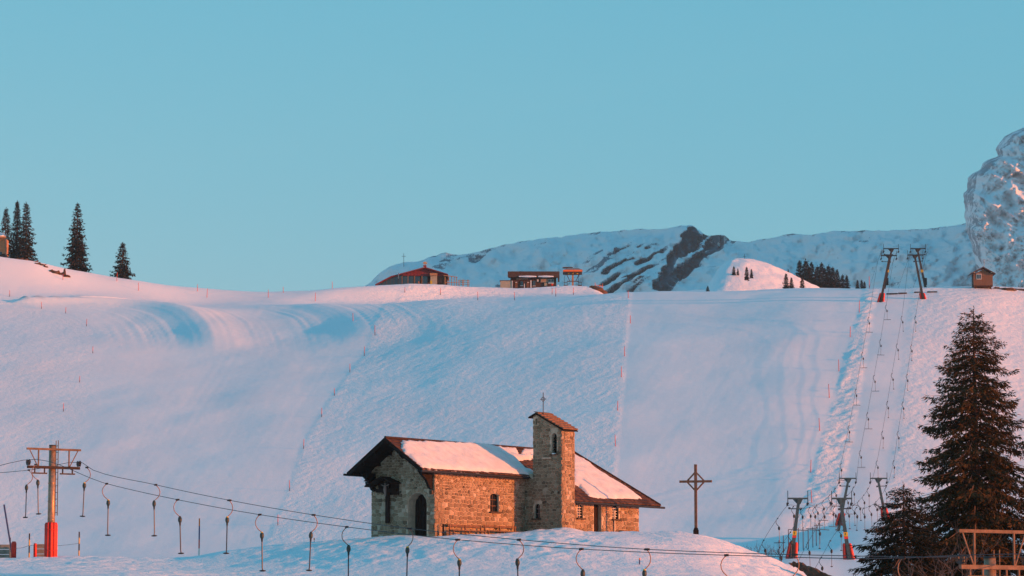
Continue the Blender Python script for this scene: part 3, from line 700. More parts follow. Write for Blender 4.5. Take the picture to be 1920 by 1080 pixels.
# annex door
q = MB(); q.prism([W(l, DA-0.30, z) for l, z in [(AD[0]-.05, -.5), (AD[1]+.05, -.5), (AD[1]+.05, AD[3]), (AD[0]-.05, AD[3])]], -E2*0.05)
drp = q.build('door', M['black_wood'], chapel)
for i in range(4):
    wd = (AD[1]-AD[0])/4; q = MB(); q.beam(W(AD[0]+wd*(i+.5), DA-0.28, -0.4), W(AD[0]+wd*(i+.5), DA-0.28, AD[3]-0.06), wd-0.025, 0.03, E2); q.build('plank', M['black_wood'], drp)
q = MB(); q.beam(W(AD[0]-0.45, DA+0.03, AD[3]+0.05), W(AD[1]+0.5, DA+0.03, AD[3]+0.05), 0.16, 0.2); q.build('lintel', M['black_wood'], chapel)

# roof: slabs, then courses of shingles
LF = -1.73; LRID = 17.8; LEND = 20.25; DN = 0.42; DAE = 2.72; DL = -5.6
def rp(l, d, up=0.0): return W(l, d, roof_z(d) + up)
T_ = 0.14
mb = MB()
def slab(pts, t=T_): mb.add([p for p in pts] + [p - EZ*t for p in pts], [tuple(range(len(pts))), tuple(range(2*len(pts)-1, len(pts)-1, -1))] + [(i, (i+1) % len(pts), len(pts)+(i+1) % len(pts), len(pts)+i) for i in range(len(pts))])
slab([rp(LF, -RW), rp(LF, DN), rp(LT1-0.1, DN), rp(LT1-0.1, -RW)])
hx = LRID + (LEND-LRID)*(DAE+RW)/(DAE+RW)
slab([rp(LT1-0.1, -RW), rp(LT1-0.1, DAE), rp(LEND, DAE), rp(LRID, -RW)])
hl = LRID + (LEND-LRID)*(-RW-DL)/(DAE+RW)
slab([rp(LF, DL), rp(LF, -RW), rp(LRID, -RW), rp(hl, DL)])
slab([rp(LRID, -RW), rp(LEND, DAE), rp(hl, DL)])
roof = mb.build('roof', M['dark_wood'], chapel)
sh = MB(); rng = random.Random(5)
cw = 0.30
def course_rows(d0, d1, l0f, l1f, sgn):
    d = d1
    while d > d0:
        l = l0f(d)
        while l < l1f(d):
            wd = rng.uniform(0.16, 0.3); le = min(l+wd, l1f(d))
            u = 0.02 + rng.uniform(0, 0.015); sh.cur = rng.random()
            dtop = max(d-cw*1.15, d0); A = (lambda l_, d_, up: rp(l_, d_ if sgn > 0 else -2*RW-d_, up))
            dlo = d + rng.uniform(-0.02, 0.015)
            sh.hexa([A(l+.006, dlo, 0.004), A(le-.006, dlo, 0.004), A(le-.006, dtop, 0.002), A(l+.006, dtop, 0.002)], [A(l+.006, dlo, u+0.035), A(le-.006, dlo, u+0.035), A(le-.006, dtop, 0.018), A(l+.006, dtop, 0.018)])
            l += wd
        d -= cw
course_rows(-RW, DN+0.03, lambda d: LF-0.03, lambda d: (LT0-0.02 if d > DT0-0.3 else LT1), 1)
course_rows(-RW, DAE+0.03, lambda d: (LT1+0.02 if d < DT1 else LT1), lambda d: LRID + (LEND-LRID)*(d+RW)/(DAE+RW)+0.02, 1)
course_rows(-RW, -2*RW-DL+0.03, lambda d: LF-0.03, lambda d: LRID, -1)
sh.build('shingles', M['shingle'], roof, shade=True, kind='stuff')
q = MB(); q.tube([rp(LF-0.03, -RW, 0.06), rp(LRID, -RW, 0.06)], 0.09, 6); q.build('ridge_cap', M['shingle'], roof)
q = MB(); q.tube([rp(LRID, -RW, 0.05), rp(LEND, DAE, 0.05)], 0.07, 6); q.build('ridge_cap', M['shingle'], roof)
for d0, d1 in ((DN, -RW), (DL, -RW)):
    q = MB(); q.beam(rp(LF-0.05, d0, -0.08), rp(LF-0.05, d1, -0.08), 0.05, 0.24, EZ); q.build('bargeboard', M['dark_wood'], chapel)
for l0, l1, d in ((LF-0.15, LT0-0.25, DN+0.07), (LT1-0.1, LEND+0.35, DAE+0.07), (LF-0.3, hl, DL-0.07)):
    q = MB(); dd = d if d > -RW else -2*RW-d
    q.tube([W(l0, d, RZ-SL*(dd+RW)-0.06), W(l1, d, RZ-SL*(dd+RW)-0.09)], 0.075, 7); q.build('gutter', M['iron'], chapel)
for d in np.linspace(DL+0.25, DN-0.2, 7):      # rafter ends under the front overhang
    q = MB(); q.beam(rp(LF+0.1, d, -0.24), rp(0.0, d, -0.24), 0.12, 0.18); q.build('purlin', M['dark_wood'], chapel)
for d, s in ((-0.14, 1), (-GW+0.14, -1)):     # carved brackets at the gable corners
    q = MB(); z = roof_z(0)-0.30
    q.prism([W(0.0, d, z-1.15), W(-0.28, d, z-1.05), W(-0.62, d, z-0.55), W(-1.1, d, z-0.22), W(-1.3, d, z), W(0.0, d, z)], E2*0.2*-s); q.build('bracket', M['dark_wood'], chapel)
q = MB(); q.prism([W(0.0, -RW-0.1, RZ-1.2), W(-0.5, -RW-0.1, RZ-0.75), W(-1.0, -RW-0.1, RZ-0.4), W(0, -RW-0.1, RZ-0.4)], E2*0.2); q.build('bracket', M['dark_wood'], chapel)
q = MB(); q.box(W(-0.12, -0.16, 2.72), (0.2, 0.2, 0.24), Matrix.Rotation(-CA, 3, 'Z')); q.build('corbel', M['stone'], chapel)
# tower roof: overlapping boards
tp = lambda d: 8.10 - (8.10-7.05)/(DT1-0.98)*(d-0.98)
nb = 8; d_hi, d_lo = 0.90, DT1+0.18
q = MB(); q.prism([W(LT0-0.13, d, z) for d, z in [(d_lo, tp(d_lo)+0.0), (0.98, 8.12), (DT0-0.30, 7.86), (DT0-0.30, 7.78), (0.98, 8.02), (d_lo, tp(d_lo)-0.08)]], E1*(LT1-LT0+0.26)); q.build('tower_roof', M['dark_wood'], chapel)
M['tower_board'] = plain('sun_bleached_boards', (0.16, 0.09, 0.055), 0.8, var=0.4, scale=5)
for i in range(nb):
    a = d_hi + (d_lo-d_hi)*i/nb - 0.04; b = d_hi + (d_lo-d_hi)*(i+1)/nb + 0.03
    q = MB(); l0 = LT0-0.16 + rng.uniform(-.03, .03); l1 = LT1+0.14 + rng.uniform(-.03, .03)
    q.hexa([W(l0, a, tp(a)+0.03), W(l0, b, tp(b)+0.05), W(l1, b, tp(b)+0.05), W(l1, a, tp(a)+0.03)], [W(l0, a, tp(a)+0.05), W(l0, b, tp(b)+0.14), W(l1, b, tp(b)+0.14), W(l1, a, tp(a)+0.05)])
    q.build('board', M['tower_board'], chapel)
# iron cross with a ring on the tower
cb = W(LT0+0.35, 1.25, 8.0); ch = 1.02
q = MB(); q.tube([cb, cb+EZ*1.42], 0.026, 6); cc_ = cb + EZ*1.0
q.tube([cc_ - E2*0.24, cc_ + E2*0.24], 0.022, 6)
q.tube([cc_ + (E2*math.cos(a) + EZ*math.sin(a))*0.135 for a in np.linspace(0, 2*math.pi, 15)], 0.018, 5)
q.box(cb, (0.1, 0.1, 0.12)); q.build('ring_cross', M['iron'], chapel)
# pipes
l, z = on_side(1150, 998, DA)
q = MB(); q.tube([W(l, DA+0.5, roof_z(DAE)-0.15), W(l, DA+0.09, roof_z(DAE)-0.45), W(l, DA+0.09, -0.3)], 0.05, 6); q.build('downpipe', M['zinc'], chapel)
q = MB(); q.tube([W(LT1+0.06, DA+0.08, -0.3), W(LT1+0.06, DA+0.08, 1.3)], 0.03, 6); q.build('pipe', M['zinc'], chapel)

# snow lying on the roof
def snow_slab(poly_px, d_hint, seed, thick=0.13, holes=()):
    n = (E2*SL + EZ).normalized(); o = rp(0, -RW)
    def loc(px, py): q = hit(px, py, o + n*0.12, n) - o; return (q.dot(E1), q.dot(E2))
    poly = [loc(*p) for p in poly_px]; hp = [[loc(*p) for p in h] for h in holes]
    ls = np.arange(min(p[0] for p in poly)-.1, max(p[0] for p in poly)+.1, 0.09); ds = np.arange(min(p[1] for p in poly)-.1, max(p[1] for p in poly)+.1, 0.07)
    L_, D_ = np.meshgrid(ls, ds); jl = L_ + 0.06*vnoise(L_*4, D_*4, seed); jd = D_ + 0.07*vnoise(L_*3, D_*5, seed+1)
    def sd(pl):
        ins = in_poly(jl, jd, pl); dist = np.full(jl.shape, 9.0)
        for i in range(len(pl)):
            a = pl[i]; b = pl[(i+1) % len(pl)]; vx, vy = b[0]-a[0], b[1]-a[1]; t = np.clip(((jl-a[0])*vx + (jd-a[1])*vy)/(vx*vx+vy*vy+1e-9), 0, 1)
            dist = np.minimum(dist, np.hypot(jl-a[0]-t*vx, jd-a[1]-t*vy))
        return np.where(ins > 0, dist, -dist)
    s = sd(poly)
    for h in hp: s = np.minimum(s, -sd(h))
    hgt = np.where(s > 0, thick*np.sqrt(np.clip(1-(1-np.clip(s/0.35, 0, 1))**2, 0, 1)), -0.03) + np.where(s > 0.1, 0.035*fbm(L_*1.3, D_*1.5, 3, seed+3), 0) + 0.03
    base = C0 + EZ*RZ
    Z = RZ + C0.z - SL*D_ + hgt*1.2; X = C0.x + E1.x*L_ + E2.x*(D_-RW); Y = C0.y + E1.y*L_ + E2.y*(D_-RW)
    msk = (s[:-1,:-1] > -0.12) & (s[1:,1:] > -0.12)
    loc0 = root_loc(roof)
    g = grid_obj('roof_snow', X-loc0.x, Y-loc0.y, Z-loc0.z, M['roof_snow'], None, None, True, msk); g.parent = roof
snow_slab([(755, 824), (752, 832), (757, 845), (793, 874), (860, 879), (940, 883), (1000, 888), (1000, 850), (975, 850), (957, 846), (938, 835), (905, 831), (830, 827)], 0, 3, 0.14, [[(972, 862), (1004, 857), (1004, 881), (987, 877)]])
snow_slab([(938, 835), (966, 835), (973, 850), (958, 847)], 0, 5, 0.08)
snow_slab([(981, 839), (1003, 838), (1003, 850), (978, 848)], 0, 6, 0.08)
snow_slab([(1072, 848), (1095, 859), (1127, 883), (1169, 909), (1203, 932), (1160, 932), (1121, 932), (1104, 927), (1086, 910), (1072, 903)], 0, 7, 0.14)

# ---- things by the chapel
rotz = -CA
def small_bench(l0, l1, d, z0, name, label, n_leg=3, back=True):
    o = thing('wooden_bench', W((l0+l1)/2, d, z0), label, 'bench', 'benches along the chapel wall')
    for i in range(2):
        q = MB(); q.beam(W(l0, d-0.1+0.19*i, z0+0.42), W(l1, d-0.1+0.19*i, z0+0.42), 0.16, 0.05); q.build('seat_plank', M['brown_wood'], o)
    if back:
        q = MB(); q.beam(W(l0, d-0.26, z0+0.72), W(l1, d-0.26, z0+0.72), 0.04, 0.14); q.build('backrest', M['brown_wood'], o)
    for i in range(n_leg):
        l = l0 + 0.15 + (l1-l0-0.3)*i/(n_leg-1); q = MB(); q.beam(W(l, d-0.2, z0-0.3), W(l, d-0.25, z0+0.78), 0.08, 0.08, E1); q.beam(W(l, d+0.08, z0-0.3), W(l, d+0.08, z0+0.4), 0.08, 0.08, E1); q.build('leg', M['brown_wood'], o)
l0 = on_side(834, 1003)[0]; l1 = on_side(898, 1003)[0]; l2 = on_side(962, 1003)[0]
small_bench(l0, l1, 0.5, 0.0, 'wooden_bench', 'long brown plank bench against the sunlit wall nearest the chapel corner')
small_bench(l1+0.1, l2, 0.5, 0.05, 'wooden_bench', 'brown plank bench against the sunlit wall beside the tower')
small_bench(on_side(1161, 998, DA)[0], on_side(1194, 998, DA)[0], DA+0.45, 0.0, 'wooden_bench', 'short wooden bench beneath the annex window at the rear corner', 2)
q = MB(); l = on_side(823, 1006)[0]; q.beam(W(l, 0.35, -0.4), W(l, 0.35, 0.78), 0.09, 0.09, E1); tag(q.build('wooden_post', M['dark_wood']), 'short dark wooden post standing by the chapel corner', 'post')
q = MB(); l = on_side(1143, 993, DA)[0]; q.box(W(l, DA+0.25, 0.25), (0.28, 0.22, 0.26), Matrix.Rotation(R(90)-CA, 3, 'Z')); q.box(W(l, DA+0.25, 0.40), (0.32, 0.26, 0.05), Matrix.Rotation(R(90)-CA, 3, 'Z')); q.beam(W(l, DA+0.2, -0.3), W(l, DA+0.2, 0.14), 0.06, 0.06, E1); tag(q.build('meter_box', M['iron']), 'small black box on a stake beside the annex downpipe', 'box')
# crucifix with its own little roof on the gable wall
dc, zc_ = on_gable(727, 905, -0.25)
cru = thing('roofed_crucifix', W(-0.25, dc, 0.8), 'tall dark wooden crucifix under a small pitched roof on the gable wall', 'crucifix')
q = MB(); q.beam(W(-0.25, dc, on_gable(727, 981, -0.25)[1]), W(-0.25, dc, zc_+0.1), 0.24, 0.18, E1); q.build('post', M['black_wood'], cru)
q = MB(); z = zc_-0.48; q.beam(W(-0.25, dc-0.9, z), W(-0.25, dc+0.75, z), 0.2, 0.22, EZ); q.build('crossbeam', M['black_wood'], cru)
q = MB(); z = zc_-0.35
q.prism([W(-0.03, dc-1.0, z+0.4), W(-0.03, dc-0.85, z-0.1), W(-0.03, dc-0.35, z-0.40), W(-0.03, dc+0.75, z-0.42), W(-0.03, dc+0.75, z+0.45)], -E1*0.06); q.build('back_panel', M['black_wood'], cru)
for s, ln in ((-1, 1.25), (1, 0.85)):
    for k in range(4):
        q = MB(); a = ln*k/4; b = ln*(k+1)/4+0.05
        q.hexa([W(-0.98, dc+s*a, zc_+0.32-0.42*a), W(-0.98, dc+s*b, zc_+0.28-0.42*b), W(0.0, dc+s*b, zc_+0.28-0.42*b), W(0.0, dc+s*a, zc_+0.32-0.42*a)], [W(-0.98, dc+s*a, zc_+0.37-0.42*a), W(-0.98, dc+s*b, zc_+0.36-0.42*b), W(0.0, dc+s*b, zc_+0.36-0.42*b), W(0.0, dc+s*a, zc_+0.37-0.42*a)])
        q.build('roof_board', M['black_wood'], cru)
q = MB(); q.tube([W(-0.38, dc-0.1, zc_-0.15), W(-0.40, dc-0.1, zc_-0.42), W(-0.38, dc-0.08, zc_-0.85)], [0.06, 0.11, 0.05], 7)
q.tube([W(-0.38, dc-0.42, zc_-0.12), W(-0.39, dc-0.1, zc_-0.24), W(-0.38, dc+0.22, zc_-0.12)], 0.035, 5); q.ball(W(-0.40, dc-0.1, zc_-0.06), 0.075, 7, 6); q.build('carved_figure', plain('pale_carved_wood', (0.18, 0.14, 0.12), 0.7), cru)
# lantern under the left eave
lp_ = hit(687, 903, W(-1.2, 0, 0), E1)
lan = thing('hanging_lantern', lp_, 'small black lantern hanging from the left eave by the gable', 'lantern')
q = MB(); q.tube([lp_+EZ*0.16, lp_+EZ*0.75], 0.012, 5); q.build('chain', M['iron'], lan)
q = MB(); q.cyl(lp_+EZ*0.02, lp_+EZ*0.18, 0.19, 0.02, 8); q.build('lamp_shade', M['iron'], lan)
q = MB(); q.cyl(lp_-EZ*0.2, lp_+EZ*0.0, 0.07, 0.10, 6); q.build('glass_body', M['glass'], lan)
# tall wooden cross with diamond braces
xb = G(1305, 206.5); H = 133*206.5/FPX
cr = thing('wooden_cross', xb, 'tall brown wooden cross with diamond braces standing right of the chapel', 'cross')
ux = Vector((0.97, -0.24, 0)).normalized()
q = MB(); q.beam(xb-EZ*0.5, xb+EZ*H, 0.17, 0.17, ux); q.build('post', M['brown_wood'], cr)
ca = xb + EZ*(H - 32*206.5/FPX); q = MB(); q.beam(ca-ux*1.06, ca-ux*0.086, 0.16, 0.15); q.beam(ca+ux*0.086, ca+ux*1.06, 0.16, 0.15); q.build('crossbar', M['brown_wood'], cr)
for a, b in ((-1, 1), (1, 1), (-1, -1), (1, -1)):
    q = MB(); q.beam(ca+ux*0.53*a+EZ*0.06*b, ca+ux*0.07*a+EZ*0.55*b, 0.09, 0.1, ux.cross(EZ)); q.build('brace', M['brown_wood'], cr)
q = MB(); q.box(xb+EZ*0.12, (0.34, 0.34, 0.5)); q.box(xb+EZ*0.42, (0.26, 0.26, 0.12)); q.build('base_shoe', M['dark_wood'], cr)
# ---------------------------------------------------------------- drag lift in front of the chapel
ORD = ['first','second','third','fourth','fifth','sixth','seventh','eighth','ninth','tenth','eleventh','twelfth','thirteenth','fourteenth']
M['steel'] = plain('galvanised_steel', (0.30, 0.20, 0.13), 0.42, 0.35, var=0.3, scale=5)
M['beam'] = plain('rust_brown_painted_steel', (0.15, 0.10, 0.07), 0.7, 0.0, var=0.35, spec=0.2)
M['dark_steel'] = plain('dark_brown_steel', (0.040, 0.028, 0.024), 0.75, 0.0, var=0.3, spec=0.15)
M['cable'] = plain('greased_steel_cable', (0.03, 0.04, 0.05), 0.5, 0.5, var=0.1)
M['red_pad'] = plain('red_padding', (0.62, 0.035, 0.02), 0.55, var=0.12)
M['black'] = plain('black_rubber', (0.018, 0.018, 0.02), 0.6, var=0.2)
M['drum'] = plain('dark_green_drum', (0.03, 0.045, 0.04), 0.5, var=0.2)
M['yellow'] = plain('yellow_plate', (0.65, 0.40, 0.02), 0.5, var=0.1)
M['green_steel'] = plain('grey_green_steel', (0.05, 0.085, 0.09), 0.5, 0.3, var=0.2)
M['grey_steel'] = plain('weathered_grey_steel', (0.05, 0.042, 0.038), 0.5, 0.3, var=0.2)
AX = Vector((0.85, 0.526, 0)); DX = Vector((0.526, -0.85, 0))
c1 = G(95, 202.0); c2x = xof(1856, 1050, 130.0)
zb1, za1 = float(zof(843, 202)), float(zof(877, 202))
zb2, za2 = float(zof(997, 130)), float(zof(1064, 130))
def tow_pylon(base, ztop, zbeam, zarm, pr, label, pad0, pad1, lit):
    o = thing('tow_pylon', base, label, 'lift pylon')
    b = Vector(base); q = MB(); q.cyl(b - EZ*0.6, Vector((b.x, b.y, ztop)), pr*1.12, pr*0.92, 16); q.build('pole', M['steel'], o, True)
    q = MB(); q.cyl(Vector((b.x, b.y, ztop)), Vector((b.x, b.y, ztop+0.06)), pr*1.0, pr*0.9, 14); q.build('cap', M['black'], o)
    for z in np.arange(zarm-1.0, b.z+2.2, -1.15):
        q = MB(); q.cyl(Vector((b.x, b.y, z)), Vector((b.x, b.y, z+0.05)), pr*1.10, None, 16); q.build('pole_band', M['steel'], o)
    top = Vector((b.x, b.y, zbeam)); arm = Vector((b.x, b.y, zarm)); f = -DX * (pr + 0.02)*-1
    q = MB(); q.beam(top + f - AX*1.84, top + f + AX*1.84, 0.11, 0.13); q.build('top_beam', M['beam'], o)
    q = MB(); q.beam(arm + f - AX*1.78, arm + f + AX*1.78, 0.16, 0.17); q.build('cross_arm', M['beam'] if lit else M['dark_steel'], o)  # arm colour carries the light: brown on the sunlit pylon, otherwise dark
    for s in (-1, 1):
        q = MB(); q.beam(top + f + AX*s*1.04 - EZ*0.065, arm + f + AX*s*1.04 + EZ*0.085, 0.075, 0.075, AX); q.build('strut', M['beam'], o)
        q = MB(); q.beam(top + f + AX*s*1.64 - EZ*0.065, arm + f + AX*s*1.10 + EZ*0.085, 0.05, 0.05, AX); q.build('brace', M['beam'], o)
        q = MB(); c = arm + f + AX*s*1.72 + EZ*0.27; q.box(c - EZ*0.08, (0.14, 0.30, 0.16), Matrix.Rotation(math.atan2(AX.y, AX.x), 3, 'Z')); q.build('sheave_bracket', M['black'], o)
        for k in (-1, 1):
            w_ = MB(); p = c + DX*0.17*k + EZ*0.03
            n = 14; pr_ = [p + (DX*math.cos(2*math.pi*i/n) + EZ*math.sin(2*math.pi*i/n))*0.145 for i in range(n+1)]
            w_.tube(pr_, 0.032, 6, False); w_.beam(p - DX*0.14, p + DX*0.14, 0.03, 0.03); w_.beam(p - EZ*0.14, p + EZ*0.14, 0.03, 0.03, DX); w_.cyl(p - AX*0.06, p + AX*0.06, 0.04, None, 8)
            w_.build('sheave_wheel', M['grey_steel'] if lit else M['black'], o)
        for k, l in ((0.62, 0.36), (1.28, 0.36)):
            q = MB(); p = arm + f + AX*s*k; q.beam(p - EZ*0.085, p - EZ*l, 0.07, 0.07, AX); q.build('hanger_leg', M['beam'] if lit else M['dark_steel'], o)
        q = MB(); p = arm + f + AX*s*0.95 - EZ*0.38; q.beam(p - AX*0.5, p + AX*0.5, 0.12, 0.09); q.build('catch_bar', M['black'], o)
    lx = b + AX*(pr+0.10)
    q = MB()
    for s in (-1, 1): q.beam(Vector((lx.x, lx.y, b.z+2.6)) + DX*0.17*s, Vector((lx.x, lx.y, ztop+0.35)) + DX*0.17*s, 0.04, 0.04, AX)
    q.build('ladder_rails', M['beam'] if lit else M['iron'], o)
    for z in np.arange(b.z + 2.8, ztop+0.3, 0.42):
        q = MB(); q.beam(Vector((lx.x, lx.y, z)) - DX*0.17, Vector((lx.x, lx.y, z)) + DX*0.17, 0.03, 0.03); q.build('rung', M['iron'], o)
    if pad1:
        n = 9
        for i in range(n):
            a = 2*math.pi*i/n; d = Vector((math.cos(a), math.sin(a), 0)); td = Vector((-d.y, d.x, 0))
            q = MB(); r = pr*1.12 + 0.05
            q.tube([b + d*r + EZ*(pad0+0.02), b + d*r + EZ*(pad0+0.1), b + d*r + EZ*(pad1-0.12), b + d*(r-0.03) + EZ*pad1], [0.09, 0.115, 0.115, 0.08], 8)
            q.build('pad', M['red_pad'], o, True)
        for z in (pad0+0.5, pad1-0.45):
            q = MB(); q.tube([b + (Vector((math.cos(t), math.sin(t), 0)))*(pr*1.12+0.155) + EZ*z for t in np.linspace(0, 2*math.pi, 25)], 0.022, 5, False); q.build('pad_strap', M['red_pad'], o)
    return o
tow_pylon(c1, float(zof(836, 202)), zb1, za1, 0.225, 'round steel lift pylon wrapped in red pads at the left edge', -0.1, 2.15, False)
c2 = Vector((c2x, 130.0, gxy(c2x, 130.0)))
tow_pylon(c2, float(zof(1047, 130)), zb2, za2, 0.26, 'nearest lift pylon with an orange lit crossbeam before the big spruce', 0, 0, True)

def cable_pts(px, py, s):                  # a point on the near (-1) or far (+1) cable
    a = Vector((c1.x, c1.y, 0)) + DX*0.24 + AX*s*1.72; b = Vector((c2.x, c2.y, 0)) + DX*0.24 + AX*s*1.72
    d = (b - a).normalized()
    lo, hi = -120.0, 140.0
    for _ in range(60):
        t = (lo+hi)/2; p = a + d*t
        z = float(zof(py, p.y)); v = 960 + p.x/p.y*FPX*(math.cos(PITCH) - (540-py)/FPX*math.sin(PITCH))
        if v < px: lo = t
        else: hi = t
    p = a + d*t; return Vector((p.x, p.y, float(zof(py, p.y))))
def wire(name, pts, r, m, label, cat, group=None, seg=5):
    q = MB(); pts = [Vector(p) for p in pts]; L = [0]
    for i in range(1, len(pts)): L.append(L[-1] + (pts[i]-pts[i-1]).length)
    ts = np.linspace(0, L[-1], max(len(pts)*6, 8)); cs = [pchip(L, [p[k] for p in pts], ts) for k in range(3)]
    q.tube([Vector((cs[0][i], cs[1][i], cs[2][i])) for i in range(len(ts))], r, seg)
    o = q.build(name, m); tag(o, label, cat, group); return o
NEAR = [(200, 907), (333, 937), (487, 965), (650, 988), (858, 1012), (1090, 1029.5), (1362, 1041), (1692, 1046)]
FAR = [(163, 876.5), (292, 909), (430, 938), (588, 965.5), (768, 991), (973, 1012), (1213, 1030), (1490, 1040)]
pe = lambda c, za, s: Vector((c.x, c.y, za)) + DX*0.24 + AX*s*1.72 + EZ*0.46
near_p = [cable_pts(-160, 893, -1), cable_pts(-30, 878.5, -1), pe(c1, za1, -1)] + [cable_pts(x, y, -1) for x, y in NEAR] + [pe(c2, za2, -1), pe(c2, za2, -1) + DX*40 - EZ*1.5]
far_p = [cable_pts(-200, 905, 1), cable_pts(-40, 890, 1), cable_pts(54, 881.5, 1), pe(c1, za1, 1)] + [cable_pts(x, y, 1) for x, y in FAR] + [cable_pts(1780, 1044.5, 1), pe(c2, za2, 1), pe(c2, za2, 1) + DX*40 - EZ*1.5]
wire('haul_cable', near_p, 0.019, M['cable'], 'nearer of the two haul cables crossing in front of the chapel', 'cable', 'haul cables of the near drag lift')
wire('haul_cable', far_p, 0.019, M['cable'], 'farther, upper haul cable running from the red padded pylon', 'cable', 'haul cables of the near drag lift')
# drag bars: clamp, bowed arm, spring drum, rod, seat
M['arm_paint'] = plain('worn_hanger_paint', (0.22, 0.13, 0.09), 0.5, 0.3, var=0.3)
M['rod'] = plain('dark_blue_rod', (0.025, 0.035, 0.05), 0.45, 0.2, var=0.2)
def drag_bar(s, k):                        # s: side the bow swings to; built at the origin
    o = thing('drag_bar', (0, 0, 0), 'x', 'drag bar', 'drag bars on the near lift')
    a = AX*s; dn = -EZ
    q = MB(); q.box((0, 0, 0.0), (0.11, 0.26, 0.10), Matrix.Rotation(math.atan2(AX.y, AX.x), 3, 'Z')); q.tube([DX*-0.2, DX*0.2], 0.03, 5); q.build('clamp', M['black'], o)
    q = MB(); pts = [(0.0, 0.03), (0.10, 0.10), (0.21, 0.24), (0.265, 0.42), (0.24, 0.60), (0.14, 0.76), (0.0, 0.88), (-0.11, 0.97)]
    q.tube([a*x + dn*z for x, z in pts], 0.024, 6); q.build('bow_arm', M['arm_paint'], o, True)
    c = a*-0.12 + dn*1.15
    q = MB(); q.ball(c, 0.155, 10, 8, (0.75, 0.75, 1.3)); d = q.build('spring_drum', M['drum'], o, True)
    q = MB(); q.cyl(c + EZ*0.12, c + EZ*0.21, 0.09, 0.05, 8); q.build('drum_cap', M['yellow'] if k == 1 else M['grey_steel'], d)
    q = MB(); q.cyl(c - EZ*0.16, c - EZ*0.34, 0.06, 0.045, 8); q.build('rope_guide', M['black'], d)
    q = MB(); q.tube([c - EZ*0.3, c - EZ*1.0, c - EZ*1.75, c - EZ*1.88 + a*-0.02], 0.036 if s < 0 else 0.034, 6); q.build('rod', M['rod'], o)
    e = c - EZ*1.93 + a*-0.02
    q = MB(); q.ball(e, 0.19, 10, 6, (1.0, 0.55, 0.26)); q.build('seat', M['black'], o, True)
    return o
def place(protos, spots, labels, scale=1.0):
    for i, (p, l) in enumerate(zip(spots, labels)):
        pr = protos[i % len(protos)]
        o = pr if not pr.get('used') else copy_tree(pr, kids_of(pr))
        pr['used'] = 1; o['label'] = l; o.location = p; o.scale = (scale, scale, scale); rr = random.Random(int(p.x*91)); o.rotation_euler = (R(rr.uniform(-2.2, 2.2)), R(rr.uniform(-2.2, 2.2)), R(rr.uniform(-14, 14)))
    for pr in protos:
        for ob in [x for x in bpy.data.objects if x.get('used')]: del ob['used']
pn = [drag_bar(-1, 0), drag_bar(-1, 1)]; pf = [drag_bar(1, 0), drag_bar(1, 1)]
wh = ['just right of the red padded pylon', 'left of the red and blue pole', 'over the snow between pylon and chapel', 'before the left corner of the chapel', 'below the sunlit chapel wall', 'below the wooden cross', 'at the right end of the knoll', 'before the small dark spruce']
place(pn, [cable_pts(67, 871, -1)] + near_p[3:-2], ['drag bar touching the pole of the red padded pylon'] + ['drag bar of the lower near cable hanging ' + w_ for w_ in wh])
wh = ['a little right of the red padded pylon', 'second right of the red padded pylon', 'above the knoll edge left of the chapel', 'beside the tiny orange marker', 'in front of the chapel door', 'below the bell tower', 'beside the orange tipped pole', 'before the left slope lift pylon']
place(pf, [cable_pts(54, 881.5, 1)] + far_p[4:-3], ['leftmost drag bar, left of the red padded pylon'] + ['drag bar of the upper far cable hanging ' + w_ for w_ in wh])

